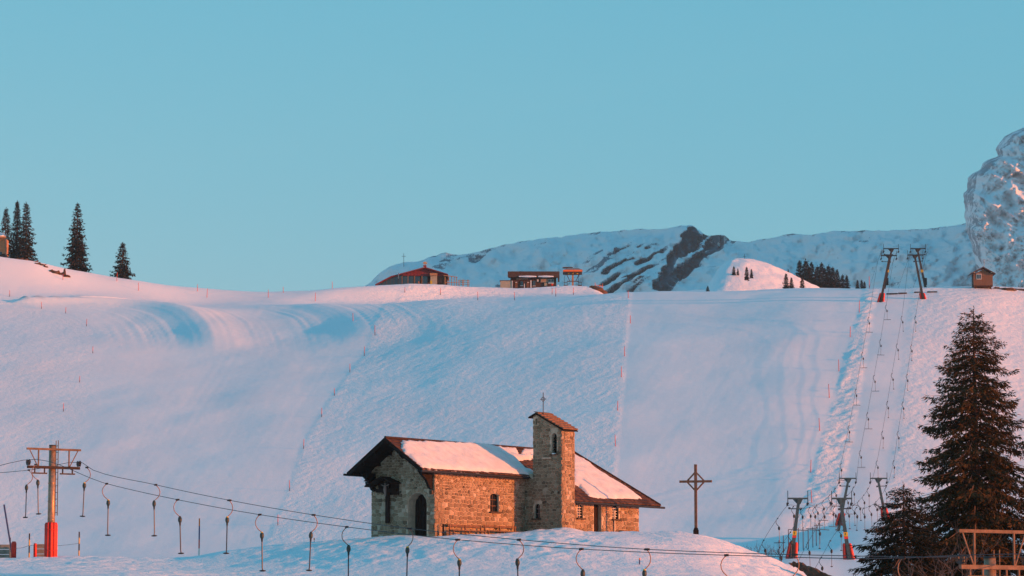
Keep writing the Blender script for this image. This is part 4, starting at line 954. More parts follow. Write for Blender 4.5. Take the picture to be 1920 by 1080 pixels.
# ---------------------------------------------------------------- twin lift up the slope
Yn, Ym = 350.0, 462.0
Yt = find(1651, 566, 470, 575)
def leaning_pylon(bpx, bpy_, tpx, tpy, Yb, hw, m, label, pads=True, plate=True, box=False, root=None):
    k = Yb/FPX; b = P(bpx, bpy_, Yb); t = P(tpx, tpy, Yb)
    gz = gxy(b.x, b.y); o = thing('leaning_pylon', b, label, 'lift pylon', 'leaning pylons of the twin slope lift')
    d = (t - b).normalized(); foot_ = b - d*max(0.4, (b.z - gz + 0.5)/d.z); s = 1 if t.x > b.x else -1
    q = MB(); wb, wt = 0.44, 0.30
    def ring(p, w_): return [p + Vector((-w_/2, -w_/2, 0)), p + Vector((w_/2, -w_/2, 0)), p + Vector((w_/2, w_/2, 0)), p + Vector((-w_/2, w_/2, 0))]
    q.hexa(ring(foot_, wb), ring(t, wt)); q.build('leg', m, o)
    dk = M['green_steel'] if m == M['green_steel'] else M['iron']
    cx = Vector((1, 0, 0)); ac = t + EZ*0.08 - cx*s*0.12
    q = MB(); q.beam(ac - cx*hw, ac + cx*hw, 0.20, 0.18); q.build('cross_arm', dk, o)
    q = MB(); q.prism([ac + cx*-0.55 - EZ*0.09, ac + cx*0.55 - EZ*0.09, t + cx*0.16 - EZ*0.55, t - cx*0.16 - EZ*0.55], Vector((0, 0.14, 0))); q.build('gusset', m, o)
    for e in (-1, 1):
        q = MB(); p = ac + cx*hw*e*0.96; q.beam(p + EZ*0.09, p + EZ*0.85, 0.07, 0.07, cx); q.build('guard_post', M['iron'], o)
        q = MB(); q.beam(p - EZ*0.09, p - EZ*0.5, 0.09, 0.09, cx); q.box(p - EZ*0.55 + Vector((0, 0, 0)), (0.17, 0.9, 0.13)); q.build('sheave_hanger', M['black'], o)
        for kk_ in (-0.3, 0.3):
            q = MB(); q.cyl(p + Vector((-0.13, kk_, -0.62)), p + Vector((0.0, kk_, -0.62)), 0.17, None, 10); q.build('sheave_wheel', M['black'], o)
    lc = t - d*1.05
    q = MB(); q.beam(lc - cx*(hw*0.85 if s > 0 else hw*0.25), lc + cx*(hw*0.25 if s > 0 else hw*0.85), 0.10, 0.10); q.build('lower_bar', M['iron'], o)
    q = MB(); q.box(lc - cx*s*hw*0.8 + EZ*0.06, (0.22, 0.3, 0.2)); q.build('switch_box', M['black'], o); q = MB(); q.box(lc + cx*s*0.32 - EZ*0.05, (0.2, 0.3, 0.22)); q.build('switch_box', M['black'], o)
    if pads:
        for e in (-1, 1):
            q = MB(); p0 = b + cx*e*0.46 - d*0.15; p1 = b + d*1.72 + cx*e*0.30
            q.tube([p0, p0 + (p1-p0)*0.1, p0 + (p1-p0)*0.9, p1], [0.17, 0.22, 0.2, 0.13], 8); q.build('pad', M['red_pad'], o, True)
        q = MB(); p0 = b - d*0.1 + Vector((0, -0.30, 0)); p1 = b + d*1.5 + Vector((0, -0.26, 0)); q.beam(p0, p1, 0.30, 0.06, Vector((0, 1, 0))); q.build('front_pad', M['black'] if s > 0 else m, o)
    if plate:
        pz = 2.35 if not box else 3.6
        p = b + d*(pz+0.35) + Vector((0, -0.20, 0)); q = MB(); q.box(p, (0.46, 0.03, 0.46)); pl = q.build('number_plate', M['yellow'], o)
        q = MB(); q.beam(p + Vector((0.0, -0.024, -0.12)), p + Vector((0.0, -0.024, 0.13)), 0.07, 0.012, cx); q.box(p + Vector((-0.05, -0.024, 0.09)), (0.08, 0.012, 0.05)); q.build('number', M['black'], pl)
        if not box:
            q = MB(); p = b + d*pz + Vector((0, -0.20, -0.03)); q.box(p, (0.44, 0.03, 0.24)); q.build('red_plate', M['red_pad'], o)
    if box:
        q = MB(); p = b + d*2.0 + cx*0.28; q.box(p, (0.42, 0.4, 1.3)); q.build('control_box', M['black'], o)
    return o
leaning_pylon(1484, 1046, 1498, 936, Yn, 1.14, M['green_steel'], 'left leaning green pylon nearest the knoll with a yellow plate')
leaning_pylon(1592, 1048, 1576, 936, Yn, 1.14, M['green_steel'], 'right leaning green pylon nearest the dark spruces with a yellow plate')
leaning_pylon(1574, 984, 1591, 898, Ym, 1.25, M['green_steel'], 'left lift pylon at the slope foot behind the crossing legs', plate=False)
leaning_pylon(1661, 974, 1646, 898, Ym, 1.25, M['green_steel'], 'right lift pylon at the slope foot half hidden by spruces', plate=False)
leaning_pylon(1651, 567, 1668, 480, Yt, 1.42, M['grey_steel'], 'front left leaning pylon at the top of the lift', plate=False)
leaning_pylon(1732, 567, 1715, 479, Yt, 1.42, M['grey_steel'], 'front right leaning pylon at the top of the lift', plate=False)
Yr = Yt + 13.0
leaning_pylon(1657, 548, 1672, 467, Yr, 1.42, M['grey_steel'], 'rear left leaning pylon behind the crest with a yellow plate', pads=False, box=True)
leaning_pylon(1737, 548, 1720, 467, Yr, 1.42, M['grey_steel'], 'rear right leaning pylon behind the crest with a yellow plate', pads=False, box=True)

def t_bar(wide):
    o = thing('t_bar', (0, 0, 0), 'x', 'T-bar' if wide else 'button bar', 'bars hanging from the twin slope lift')
    q = MB(); q.box((0, 0, 0), (0.12, 0.16, 0.12)); q.build('clamp', M['black'], o)
    q = MB(); q.tube([Vector((x, 0, -z)) for x, z in ((0, 0), (-0.16, 0.2), (-0.20, 0.45), (-0.06, 0.7), (0.10, 0.85))], 0.03, 5); q.build('bow_arm', M['iron'], o)
    q = MB(); q.ball((0.11, 0, -1.05), 0.16, 8, 6, (0.8, 0.8, 1.35)); q.build('spring_drum', M['black'], o)
    q = MB(); q.tube([(0.11, 0, -1.2), (0.11, 0, -2.55)], 0.026, 5); q.build('rod', M['arm_paint'], o)
    q = MB()
    if wide: q.beam((-0.50, 0, -2.56), (0.72, 0, -2.56), 0.07, 0.07)
    else: q.ball((0.11, 0, -2.58), 0.14, 8, 5, (1, 1, 0.4))
    q.build('crossbar' if wide else 'seat', M['black'], o)
    return o
TB = {True: t_bar(True), False: t_bar(False)}
for v in TB.values(): v['used'] = 0
def hang(wide, p, label):
    pr = TB[wide]; o = pr if not pr['used'] else copy_tree(pr, kids_of(pr))
    pr['used'] = 1
    if 'used' in o and o is not pr: del o['used']
    o['label'] = label; o.location = p; rr = random.Random(int(p.x*97 + p.z*13)); o.rotation_euler = (R(rr.uniform(-2, 2)), R(rr.uniform(-3, 3)), R(rr.uniform(-20, 20)))
slope = {0: [(1577, 869), (1592, 798), (1605, 730), (1617, 661), (1629, 595)], 1: [(1613, 845), (1626.6, 774), (1639, 704), (1651, 637), (1661.6, 572)],
         2: [(1644.6, 864), (1654.6, 809), (1664, 753), (1672.6, 700), (1682, 645), (1691, 593)], 3: [(1676, 864), (1684, 809), (1693, 754), (1701, 702), (1709, 647), (1716.7, 593)]}
armN = [P(1479, 947, Yn), P(1514, 947, Yn), P(1558, 947, Yn), P(1596, 947, Yn)]
armM = [P(1571, 908, Ym), P(1604, 908, Ym), P(1632, 908, Ym), P(1664, 908, Ym)]
armT = [P(1647, 486, Yt), P(1676, 486, Yt), P(1705, 485, Yt), P(1735, 485, Yt)]
armR = [P(1652, 473, Yr), P(1681, 473, Yr), P(1709, 473, Yr), P(1738, 473, Yr)]
low = [[(1458, 972, 338), (1432, 1013, 318), (1405, 1070, 296)], [(1482, 998, 330), (1462, 1027, 312), (1440, 1068, 294)],
       [(1536, 982, 336), (1515, 1017, 318), (1492, 1062, 296)], [(1575, 986, 338), (1557, 1014, 322), (1540, 1045, 306), (1515, 1088, 288)]]
cn = ['left cable of the left lift', 'right cable of the left lift', 'left cable of the right lift', 'right cable of the right lift']
for c in range(4):
    ups = []
    for px, py in slope[c]:
        Yg = find(px, py + 36, 440, 570)
        ups.append(P(px, py, min(Yg, Yt - 2)))
    lows = [P(*q) for q in low[c]][::-1]
    A, B = armN[c], armM[c]
    midp = [A + (B-A)*t - EZ*(4*t*(1-t)*1.5) for t in (0.25, 0.5, 0.75)]
    wire('slope_cable', lows + [A] + midp + [B] + ups + [armT[c], armR[c], armR[c] + Vector((2, 60, -8))], 0.022, M['cable'], cn[c] + ' running up the ski slope', 'cable', 'cables of the twin slope lift')
    wide = c < 2
    for i, p in enumerate(lows[1:]): hang(wide, p, '%s bar from the bottom below the green pylons, %s' % (ORD[i], cn[c]))
    n = 7 if c % 2 == 0 else 6
    for i in range(n):
        t = (i + 0.5 + 0.2*(c % 2)) / n; p = A + (B-A)*t - EZ*(4*t*(1-t)*1.5); hang(wide, p, '%s bar up between the green pylons, %s' % (ORD[i], cn[c]))
    for i, p in enumerate(ups): hang(wide, p, '%s bar up the steep slope on the %s' % (ORD[i], cn[c]))
for ob in list(bpy.data.objects):
    if 'used' in ob: del ob['used']

# ---------------------------------------------------------------- piste poles
M['pole_red'] = plain('red_pole', (0.55, 0.06, 0.05), 0.5, var=0.1)
M['pole_dark'] = plain('dark_pole', (0.05, 0.03, 0.04), 0.6, var=0.2)
def piste_pole(px, pyt, pyb, label, group, y0=430, y1=700, r=0.06, two=False, name='piste_pole'):
    Yp = find(px, pyb, y0, y1); b = G(px, Yp); h = (pyb - pyt)*Yp/FPX
    lean = Vector((random.Random(int(px*7)).uniform(-0.05, 0.05), 0, 0))*h
    o = thing(name, b, label, 'pole', group)
    q = MB(); q.cyl(b - EZ*0.3, b + EZ*h*0.3 + lean*0.3, r, None, 6); q.build('foot', M['pole_dark'] if two else M['pole_red'], o)
    q = MB(); q.cyl(b + EZ*h*0.3 + lean*0.3, b + EZ*h + lean, r, r*0.8, 6); q.build('shaft', M['pole_red'], o)
def row(pts, text, group, **k):
    for i, (x, a, b) in enumerate(pts): piste_pole(x, a, b, '%s red piste pole %s' % (ORD[i], text), group, **k)
row([(703,610,629),(683,650,668),(656,682,698),(627,728,742),(603,765,782),(569,824,842),(543,901,921),(521,966,986)], 'from the top in the row running down towards the drag lift', 'red piste poles', two=True)
row([(1182,592,607),(1171,650,669),(1165,688,708),(1158,752,770),(1154,815,837)], 'from the top along the piste edge behind the bell tower', 'red piste poles')
row([(1611,563,586),(1594,612,632),(1573,674,696),(1555,720,746),(1537,785,809),(1520,862,886),(1522,920,943)], 'from the top beside the left edge of the lift track', 'red piste poles')
row([(18,545,557),(78,567,580),(123,576,588),(162,598,612),(174,650,663),(149,705,717),(119,757,772)], 'from the left along the edge of the left slope', 'red piste poles', two=True)
row([(118,514,525),(219,511,527),(260,530,545),(388,541,558),(503,543,558),(591,549,565),(662,587,602)], 'from the left along the upper left ridge', 'red piste poles')
row([(759,539,549),(826,540,553),(896,547,563),(965,547,563),(1035,540,552),(1042,539,556),(1075,539,553)], 'from the left below the mountain restaurant', 'red piste poles', two=True)
row([(370,533,546),(531,538,549),(623,528,541),(1178,545,559),(1630,518,541)], 'from the left standing on the skyline', 'red piste poles', y1=720)

# ---------------------------------------------------------------- small things on the snow at the lower left
M['pole_yellow'] = plain('yellow_pole', (0.6, 0.33, 0.06), 0.5, var=0.1)
M['pole_black'] = plain('black_pole', (0.02, 0.02, 0.025), 0.5, var=0.1)
M['pole_blue'] = plain('blue_pole', (0.02, 0.04, 0.13), 0.5, var=0.1)
M['pole_orange'] = plain('orange_pole', (0.75, 0.16, 0.03), 0.5, var=0.1)
def banded(name, a, b, bands, r, label, cat='pole', group=None):
    a = Vector(a); b = Vector(b); o = thing(name, a, label, cat, group)
    for t0, t1, mk in bands:
        q = MB(); q.cyl(a + (b-a)*t0, a + (b-a)*t1, r, None, 8); q.build('band', M[mk], o)
    return o
YB = [(-0.1, 0.22, 'pole_yellow'), (0.22, 0.5, 'pole_black'), (0.5, 0.75, 'pole_yellow'), (0.75, 1.0, 'pole_black')]
rope = []
for px, a, b, Yp, lb in ((148, 997, 1046, 203, 'yellow and black pole just right of the red padded pylon'), (54.5, 1000, 1050, 203.5, 'yellow and black pole left of the red padded pylon'), (18.5, 1008, 1052, 204.5, 'yellow and black pole beside the blue leaning pole')):
    g = G(px, Yp); h = float(zof(a, Yp)) - g.z; banded('rope_pole', g, g + EZ*h, YB, 0.045, lb, 'pole', 'rope poles by the red padded pylon'); rope.append(g + EZ*h*0.52)
rope = rope[::-1]
for i in range(2):
    a, b = rope[i], rope[i+1]
    wire('boundary_rope', [a, a + (b-a)*0.25 - EZ*0.07, a + (b-a)*0.5 - EZ*0.1, a + (b-a)*0.75 - EZ*0.07, b], 0.012, M['cable'], ['thin rope between the two left yellow and black poles', 'thin rope passing behind the red pylon pads to the right pole'][i], 'rope', 'ropes between the striped poles', 4)
g = G(24, 203.5); t_ = P(7.5, 946, 203.5); banded('leaning_pole', g, t_, [(-0.05, 1.0, 'pole_blue')], 0.055, 'long blue pole leaning left out of a red pad')
def pad_post(px, Yp, w_, h, label):
    g = G(px, Yp); o = thing('padded_post', g, label, 'padded post')
    for i in range(5):
        a = 2*math.pi*i/5; d = Vector((math.cos(a), math.sin(a), 0))*w_*0.3; q = MB(); q.tube([g + d - EZ*0.15, g + d + EZ*h*0.9, g + d*0.7 + EZ*h], [w_*0.26, w_*0.26, w_*0.16], 8); q.build('pad', M['red_pad'], o, True)
    return o
pad_post(25.5, 203.0, 0.30, 1.05, 'red padded post at the foot of the blue leaning pole')
pad_post(65.5, 203.5, 0.20, 0.95, 'short red padded post beside the grey barrier panel')
M['panel'] = plain('grey_planks', (0.24, 0.21, 0.17), 0.75, var=0.25)
def barrier(px0, px1, Yp, label):
    a = G(px0, Yp); b = G(px1, Yp); z = min(a.z, b.z) - 0.05; a.z = b.z = z; o = thing('barrier_panel', (a+b)/2, label, 'barrier', 'grey plank barriers')
    for i in range(3):
        q = MB(); q.beam(a + EZ*(0.17+0.32*i), b + EZ*(0.17+0.32*i), 0.05, 0.29); q.build('plank', M['panel'], o)
    for p in (a, b):
        q = MB(); q.beam(p + Vector((0, 0.06, -0.3)), p + Vector((0, 0.06, 1.0)), 0.07, 0.07, (1, 0, 0)); q.build('post', M['pole_black'], o)
barrier(-40, 21, 204.2, 'grey plank barrier cut by the left picture edge'); barrier(67, 84, 204.2, 'short grey plank barrier behind the red padded pylon')
g = G(373, 207.0); banded('marker_pole', g, P(374, 972, 207.0), [(-0.1, 0.22, 'white_paint'), (0.22, 0.45, 'pole_red'), (0.45, 0.8, 'pole_blue'), (0.8, 1.0, 'pole_orange')], 0.045, 'red, blue and orange marker pole on the knoll edge, left of the chapel')
g = G(1199, 184.0); banded('marker_pole', g, P(1199.5, 1046, 184.0), [(-0.3, 0.7, 'pole_blue'), (0.7, 1.0, 'pole_orange')], 0.035, 'slim blue pole with an orange tip below the wooden cross')
g = G(589, 203.0); o = thing('marker_figure', g, 'tiny orange and blue marker standing on the knoll left of the chapel', 'marker')
q = MB(); q.prism([g + Vector((-0.06, 0, -0.1)), g + Vector((0.06, 0, -0.1)), g + Vector((0, 0, 0.16))], (0, 0.1, 0)); q.build('stand', M['pole_blue'], o)
q = MB(); q.box(g + EZ*0.22, (0.07, 0.05, 0.14)); q.build('flag', M['pole_orange'], o)
# fence posts on the snow bank at the lift foot
for i, (px, a, b) in enumerate([(1461,1013,1048),(1469,1004,1030),(1478.5,993,1022),(1488,988,1012),(1497,990,1014),(1506,988,1014),(1515.5,991,1012),(1524,988,1009),(1530.5,982,1004),(1537,976,1000)]):
    Yp = 400.0 + 5*i; b_ = P(px, b + 2, Yp); zt = float(zof(a, Yp)); gz = float(ground(px, Yp)); q = MB()
    q.cyl(Vector((b_.x, b_.y, min(gz, b_.z) - 0.3)), Vector((b_.x, b_.y, zt)), 0.06, 0.05, 6); tag(q.build('fence_post', M['pole_dark']), '%s dark fence post from the left along the bank at the lift foot' % ORD[i], 'post', 'fence posts at the lift foot')
# ---------------------------------------------------------------- buildings on the crest
M['red_roof'] = plain('dark_red_boards', (0.20, 0.02, 0.022), 0.65, var=0.2)
M['dk_brown'] = plain('dark_brown_cladding', (0.075, 0.035, 0.022), 0.75, var=0.3)
M['orange_wood'] = plain('orange_larch', (0.42, 0.20, 0.09), 0.7, var=0.2)
M['beige'] = plain('beige_render', (0.40, 0.34, 0.24), 0.8, var=0.12)
M['blueglass'] = (lambda t: t.set((0.03, 0.05, 0.07), 0.08, 0, None, 0.7))(NT('window_glass'))
def bq(mbp, px0, px1, py0, py1, Y0, dep):  # a box that spans photo columns/rows at distance Y0, dep metres deep
    a = P(px0, py1, Y0); b = P(px1, py0, Y0); c = (a+b)/2; mbp.box((c.x, Y0 + dep/2, c.z), (b.x-a.x, dep, b.z-a.z)); return mbp
def part(name, mk, o, px0, px1, py0, py1, Y0, dep, **k): q = MB(); bq(q, px0, px1, py0, py1, Y0, dep); return q.build(name, M[mk], o, **k)
# red gabled restaurant
Y = 673.0
rs = thing('mountain_restaurant', P(790, 536, Y), 'red gabled mountain restaurant with a round sign on its ridge', 'restaurant')
q = MB(); q.prism([P(754, 517, Y), P(754, 513.5, Y), P(797, 502, Y), P(839, 515, Y), (P(839, 518, Y))], (0, 0.25, 0)); q.build('gable', M['red_roof'], rs)
for i in range(12):                        # boards of the gable
    x0 = 756 + 6.8*i; yt = 502.6 + abs(x0+3.4-797)*0.285 + 1.0
    if yt < 516.4: part('board', 'red_roof', rs, x0, x0+6.3, yt, 516.8, Y-0.06, 0.05)
q = MB(); q.prism([P(703, 533, Y-0.8), P(733, 517.5, Y-0.8), P(752, 512.5, Y-0.8), P(797, 500.3, Y-0.8), P(840, 513.6, Y-0.8), P(840, 515, Y-0.8), P(797, 502.2, Y-0.8), P(752, 514.5, Y-0.8), P(734, 519.2, Y-0.8), P(704, 534.5, Y-0.8)], (0, 12, 0)); q.build('roof', M['red_roof'], rs)
q = MB(); q.prism([P(752, 512.8, Y-0.4), P(752, 511.9, Y-0.4), P(796, 500.2, Y-0.4), P(797, 501, Y-0.4)], (0, 10, 0)); q.build('roof_snow', M['snow'], rs)
part('wall', 'dk_brown', rs, 752, 838, 517, 540, Y+2.5, 8)
q = MB(); q.prism([P(712, 537, Y+0.3), P(712, 531, Y+0.3), P(734, 520, Y+0.3), P(753, 515.5, Y+0.3), P(753, 537, Y+0.3)], (0, 0.1, 0)); q.build('glass_wall', M['blueglass'], rs)
for i, x0 in enumerate((754, 765, 777.5, 791)):
    f = part('window', 'dk_brown', rs, x0, x0+11, 517.5, 534, Y+0.25, 0.2); part('pane', 'blueglass', f, x0+0.8, x0+10.2, 518.2, 532.5, Y+0.22, 0.02)
for x0 in (717, 724, 731, 738, 746): part('mullion', 'dk_brown', rs, x0, x0+0.8, 520 + max(0, (735-x0)*0.45), 535, Y+0.22, 0.08)
for x0 in (753.5, 764.6, 777, 790.6, 832.5): part('post', 'orange_wood', rs, x0, x0+0.9, 517, 536, Y-0.2, 0.12)
part('awning', 'orange_wood', rs, 806, 820, 512, 516.5, Y-0.7, 0.6); part('bright_wall', 'beige', rs, 807, 819.5, 516.5, 537, Y-0.25, 0.3)
part('doorway', 'dk_brown', rs, 820.5, 832, 518, 534, Y+0.2, 0.2); part('chimney_pipe', 'zinc', rs, 746.3, 748, 511.5, 522.5, Y-1.0, 0.2)
part('sign_post', 'red_roof', rs, 793.5, 799.5, 497, 502.5, Y+0.2, 0.5)
q = MB(); a = P(797, 493.3, Y+0.3); q.tube([a, a + Vector((0, 0.15, 0))], 0.01, 20); q.v.clear(); q.f.clear(); q.a.clear()
q.prism([a + Vector((0.46*math.cos(t), 0, 0.32*math.sin(t))) for t in np.linspace(0, 2*math.pi, 21)[:-1]], (0, 0.15, 0)); q.build('round_sign', M['beige'], rs)
q = MB(); q.prism([a + Vector((0.2*math.cos(t), -0.02, 0.1*math.sin(t))) for t in np.linspace(0, 2*math.pi, 21)[:-1]], (0, 0.02, 0)); q.build('sign_emblem', M['orange_wood'], rs)
q = MB(); q.hexa([P(832, 517, Y-0.5), P(858, 520.5, Y-0.5), P(858, 520.5, Y+4), P(832, 517, Y+4)], [P(831, 515, Y-0.5), P(858, 519.2, Y-0.5), P(858, 519.2, Y+4), P(831, 515, Y+4)]); q.build('porch_roof', M['orange_wood'], rs)
for x0 in (834, 841, 846, 851, 855.5): part('porch_post', 'orange_wood', rs, x0, x0+1.3, 519, 537, Y-0.3, 0.15)
part('porch_rail', 'orange_wood', rs, 834, 858, 529, 530, Y-0.35, 0.06)
tr = thing('terrace_railing', P(868, 538, Y), 'orange wooden terrace railing right of the red restaurant', 'railing')
for x0 in (860, 866.5, 868.5, 876, 878.5): part('post', 'orange_wood', tr, x0, x0+1.1, 524.5, 541, Y-0.2, 0.12)
for y0 in (525.5, 529, 533): part('rail', 'orange_wood', tr, 859, 880, y0, y0+0.8, Y-0.1, 0.06)
o = thing('advertising_pillar', P(808.5, 536, Y-2), 'small yellow sign pillar before the red restaurant', 'sign'); part('panel', 'yellow', o, 806.8, 810.4, 526, 535, Y-2, 0.1); part('stake', 'dk_brown', o, 805.2, 806, 526, 538, Y-1.95, 0.08); part('stake', 'dk_brown', o, 808.3, 809, 535, 539, Y-1.95, 0.08)
o = thing('parasol', P(785, 535, Y-1), 'folded orange parasol in front of the restaurant windows', 'parasol'); a = P(785, 536, Y-1); q = MB(); q.cyl(a - EZ*0.3, a + EZ*0.3, 0.03); q.build('pole', M['zinc'], o); q = MB(); q.tube([a + EZ*0.15, a + EZ*0.35, a + EZ*0.75, a + EZ*0.98], [0.2, 0.21, 0.12, 0.03], 8); q.build('canopy', M['pole_orange'], o)
# flat brown lodge
Y = 689.0
lo = thing('ski_lodge', P(1000, 540, Y), 'low dark brown lodge with snow along its roof edge', 'lodge')
part('wall', 'dk_brown', lo, 957, 1043, 519, 544, Y, 8)
for i in range(16):
    x0 = 952 + 6.08*i; part('fascia_panel', 'dk_brown', lo, x0, x0+5.85, 509.6, 519.6, Y-1.3, 0.12)
q = MB(); bq(q, 952.4, 1049, 508.8, 509.8, Y-1.25, 10); bq(q, 953, 1048.5, 519.0, 520.0, Y-1.1, 1.3); bq(q, 1046, 1049, 509.8, 528, Y-1.1, 1.0); q.build('roof', M['dk_brown'], lo)
q = MB()
for k in range(30):
    t = k/29; px = 974 + 62*t
    if 0.50 < t < 0.56: continue
    a = P(px, 518.4, Y-1.45); q.ball(a, 0.17 + 0.10*math.sin(math.pi*t*1.9)**2, 7, 5, (1.3, 0.9, 0.8))
q.build('roof_snow', M['snow'], lo, True)
part('canopy', 'beige', lo, 968, 990, 522.4, 523.4, Y-0.5, 0.5)
f = part('window', 'dk_brown', lo, 975.5, 981.5, 526.5, 537, Y-0.12, 0.12); part('pane', 'blueglass', f, 976.2, 980.8, 527.2, 535, Y-0.15, 0.03); part('sill', 'white_paint', f, 975.5, 981.5, 535.2, 536.4, Y-0.2, 0.1)
f = part('window', 'dk_brown', lo, 998.3, 1004.8, 525.5, 537, Y-0.12, 0.12); part('pane', 'blueglass', f, 999, 1004, 526.5, 535.5, Y-0.15, 0.03); part('sill', 'white_paint', f, 998.5, 1004.5, 535.8, 536.8, Y-0.2, 0.1)
part('door', 'brown_wood', lo, 965.5, 970.5, 530, 543, Y-0.1, 0.1); part('door_lamp', 'white_paint', lo, 966.2, 969.5, 528.6, 530, Y-0.15, 0.1); part('door', 'brown_wood', lo, 987, 992, 530, 543, Y-0.1, 0.1); part('door_lamp', 'white_paint', lo, 988.5, 992, 528.8, 530.4, Y-0.15, 0.1)
for x0 in (1028, 1033.5): f = part('window', 'white_paint', lo, x0, x0+5, 523.3, 532, Y-0.12, 0.1); part('pane', 'blueglass', f, x0+0.5, x0+4.5, 524, 528.5, Y-0.15, 0.03)
b_ = part('notice_board', 'beige', lo, 1013.8, 1026.8, 522.6, 529.2, Y-0.25, 0.1)
for i in range(3): part('board_stripe', 'orange_wood', b_, 1014.8, 1025.8, 523.6+1.8*i, 524.4+1.8*i, Y-0.28, 0.03)
part('notice_board', 'beige', lo, 1020.8, 1026, 530, 536.3, Y-0.25, 0.1); part('notice_board', 'white_paint', lo, 1006.8, 1010, 524, 528, Y-0.2, 0.08)
part('post', 'white_paint', lo, 982.7, 984.3, 532, 543, Y-1.0, 0.2); part('post', 'white_paint', lo, 994.5, 996.7, 525.5, 543, Y-0.9, 0.2)
q = MB(); a = P(1035, 534, Y-0.6); q.ball(a, 0.3, 10, 6, (0.9, 0.2, 0.7)); q.build('red_sign', M['red_pad'], lo)
o = thing('storage_box', P(949, 540, Y), 'beige storage container at the left end of the lodge', 'container'); part('body', 'beige', o, 938, 960.5, 526.5, 546, Y-1.6, 2.4); part('lid', 'dk_brown', o, 937, 961, 525.4, 526.4, Y-1.7, 2.6); part('corner_post', 'white_paint', o, 959.8, 961.2, 526.4, 545, Y-1.72, 0.15)
q = MB(); a = G(1046, 685); q.tube([a - EZ*0.2, a + EZ*0.6, a + EZ*1.15], [0.45, 0.3, 0.08], 9); tag(q.build('snow_heap', M['snow'], None, True), 'small pointed heap of snow at the right end of the lodge', 'snow heap')
# top station of the chairlift
Y = 694.0
st = thing('chairlift_station', P(1074, 540, Y), 'small chairlift top station on an orange post', 'lift station')
q = MB(); q.prism([P(1056, 506, Y-1), P(1066, 502.3, Y-1), P(1084, 502.3, Y-1), P(1092.5, 506, Y-1)], (0, 5, 0)); q.build('roof', M['zinc'], st)
part('fascia', 'pole_orange', st, 1055.8, 1092, 505.8, 509.2, Y-1.1, 5.2); part('underside', 'dk_brown', st, 1056.5, 1091.5, 509.2, 510.8, Y-0.9, 4.8); part('roof_board', 'dk_brown', st, 1055, 1074, 500.6, 502, Y, 1.5)
part('post', 'orange_wood', st, 1072.4, 1075.6, 510.8, 546, Y, 0.4); part('cross_beam', 'dk_brown', st, 1061, 1088, 513.6, 515.4, Y, 0.3); part('lower_beam', 'dk_brown', st, 1063, 1086, 526.6, 528, Y, 0.25)
for s in (-1, 1): q = MB(); q.beam(P(1074+s*11.5, 515, Y+0.1), P(1074+s*5.5, 527, Y+0.1), 0.14, 0.14); q.build('brace', M['dk_brown'], st)
for x0 in (1066, 1074, 1082): q = MB(); q.ball(P(x0, 512, Y), 0.24, 8, 6); q.build('drive_housing', M['yellow'], st)
for x0, lb in ((1061.5, 'empty chair hanging left of the station post'), (1088, 'empty chair hanging right of the station post')):
    o = thing('lift_chair', P(x0, 524, Y), lb, 'lift chair', 'chairs at the chairlift station'); q = MB(); q.tube([P(x0-1.5, 514, Y), P(x0-3.5, 521, Y), P(x0-3, 527, Y), P(x0-3, 534, Y)], 0.04, 5); q.build('hanger', M['iron'], o)
    part('seat', 'dk_brown', o, x0-4.5, x0+3, 534, 536, Y-0.3, 0.5); part('backrest', 'dk_brown', o, x0-4.5, x0+3, 529.5, 530.6, Y+0.2, 0.06); part('side_bar', 'iron', o, x0+2.4, x0+3, 529.5, 534, Y, 0.1)
# orange fence and bare earth where the hump drops off
M['earth'] = plain('bare_red_earth', (0.10, 0.05, 0.03), 0.95, var=0.5, scale=1.2, bumpd=0.2)
def earth(pts, Yr_, label, h=0.35, seed=0, name='bare_earth'):
    rng = random.Random(seed); q = MB()
    for (px, py, w_) in pts:
        g = G(px, find(px, py, *Yr_)); q.ball(g - EZ*h*0.3, w_*rng.uniform(.8, 1.2), 9, 5, (1.4, 1.2, h/w_))
    o = q.build(name, M['earth'], None, True)
    co = np.array([v.co for v in o.data.vertices]); nz = vnoise(co[:,0]*2.2, co[:,2]*2.2+co[:,1], seed)*0.22
    for v, d_ in zip(o.data.vertices, nz): v.co.z += d_; v.co.x += d_
    return tag(o, label, 'earth patch')
earth([(1113,540,.9),(1118,543,1.1),(1122,545,1.1),(1127,548,1.0),(1131,550,.8),(1108,539,.5)], (600, 700), 'red brown bare earth at the drop right of the chairlift station', 0.5, 3)
of = thing('safety_fence', P(1128, 546, 684), 'short orange safety fence beside the bare earth patch', 'fence')
for x0, y0 in ((1115.5, 530), (1124.5, 533.5), (1129.5, 532)): part('post', 'pole_orange', of, x0, x0+0.8, y0, y0+18, 682, 0.08)
for k in range(3): q = MB(); q.beam(P(1116, 534+3*k, 682), P(1130, 537+4*k, 682), 0.04, 0.08); q.build('strip', M['pole_orange'], of)
earth([(30,483,.5),(38,484,.6),(46,486,.5),(56,488,.4),(66,490,.5)], (600, 680), 'thin strip of brown earth under the tall left spruces', 0.22, 4)
earth([(70,494,.5),(78,496,.6),(86,500,.4)], (600, 680), 'strip of brown earth on the left ridge below the spruces', 0.22, 5)
earth([(97,508,.5),(105,511,.7),(113,513,.6),(124,518,.7),(128,519,.4)], (600, 680), 'brown earth and roots beside the stump on the left ridge', 0.3, 6)
g = G(121, find(121, 517, 600, 680)); q = MB(); q.tube([g - EZ*0.3, g + EZ*0.4, g + EZ*1.2, g + Vector((0.1, 0, 1.5))], [0.42, 0.3, 0.2, 0.05], 7); tag(q.build('tree_stump', M['earth'], None, True), 'broken brown tree stump on the left ridge', 'stump')
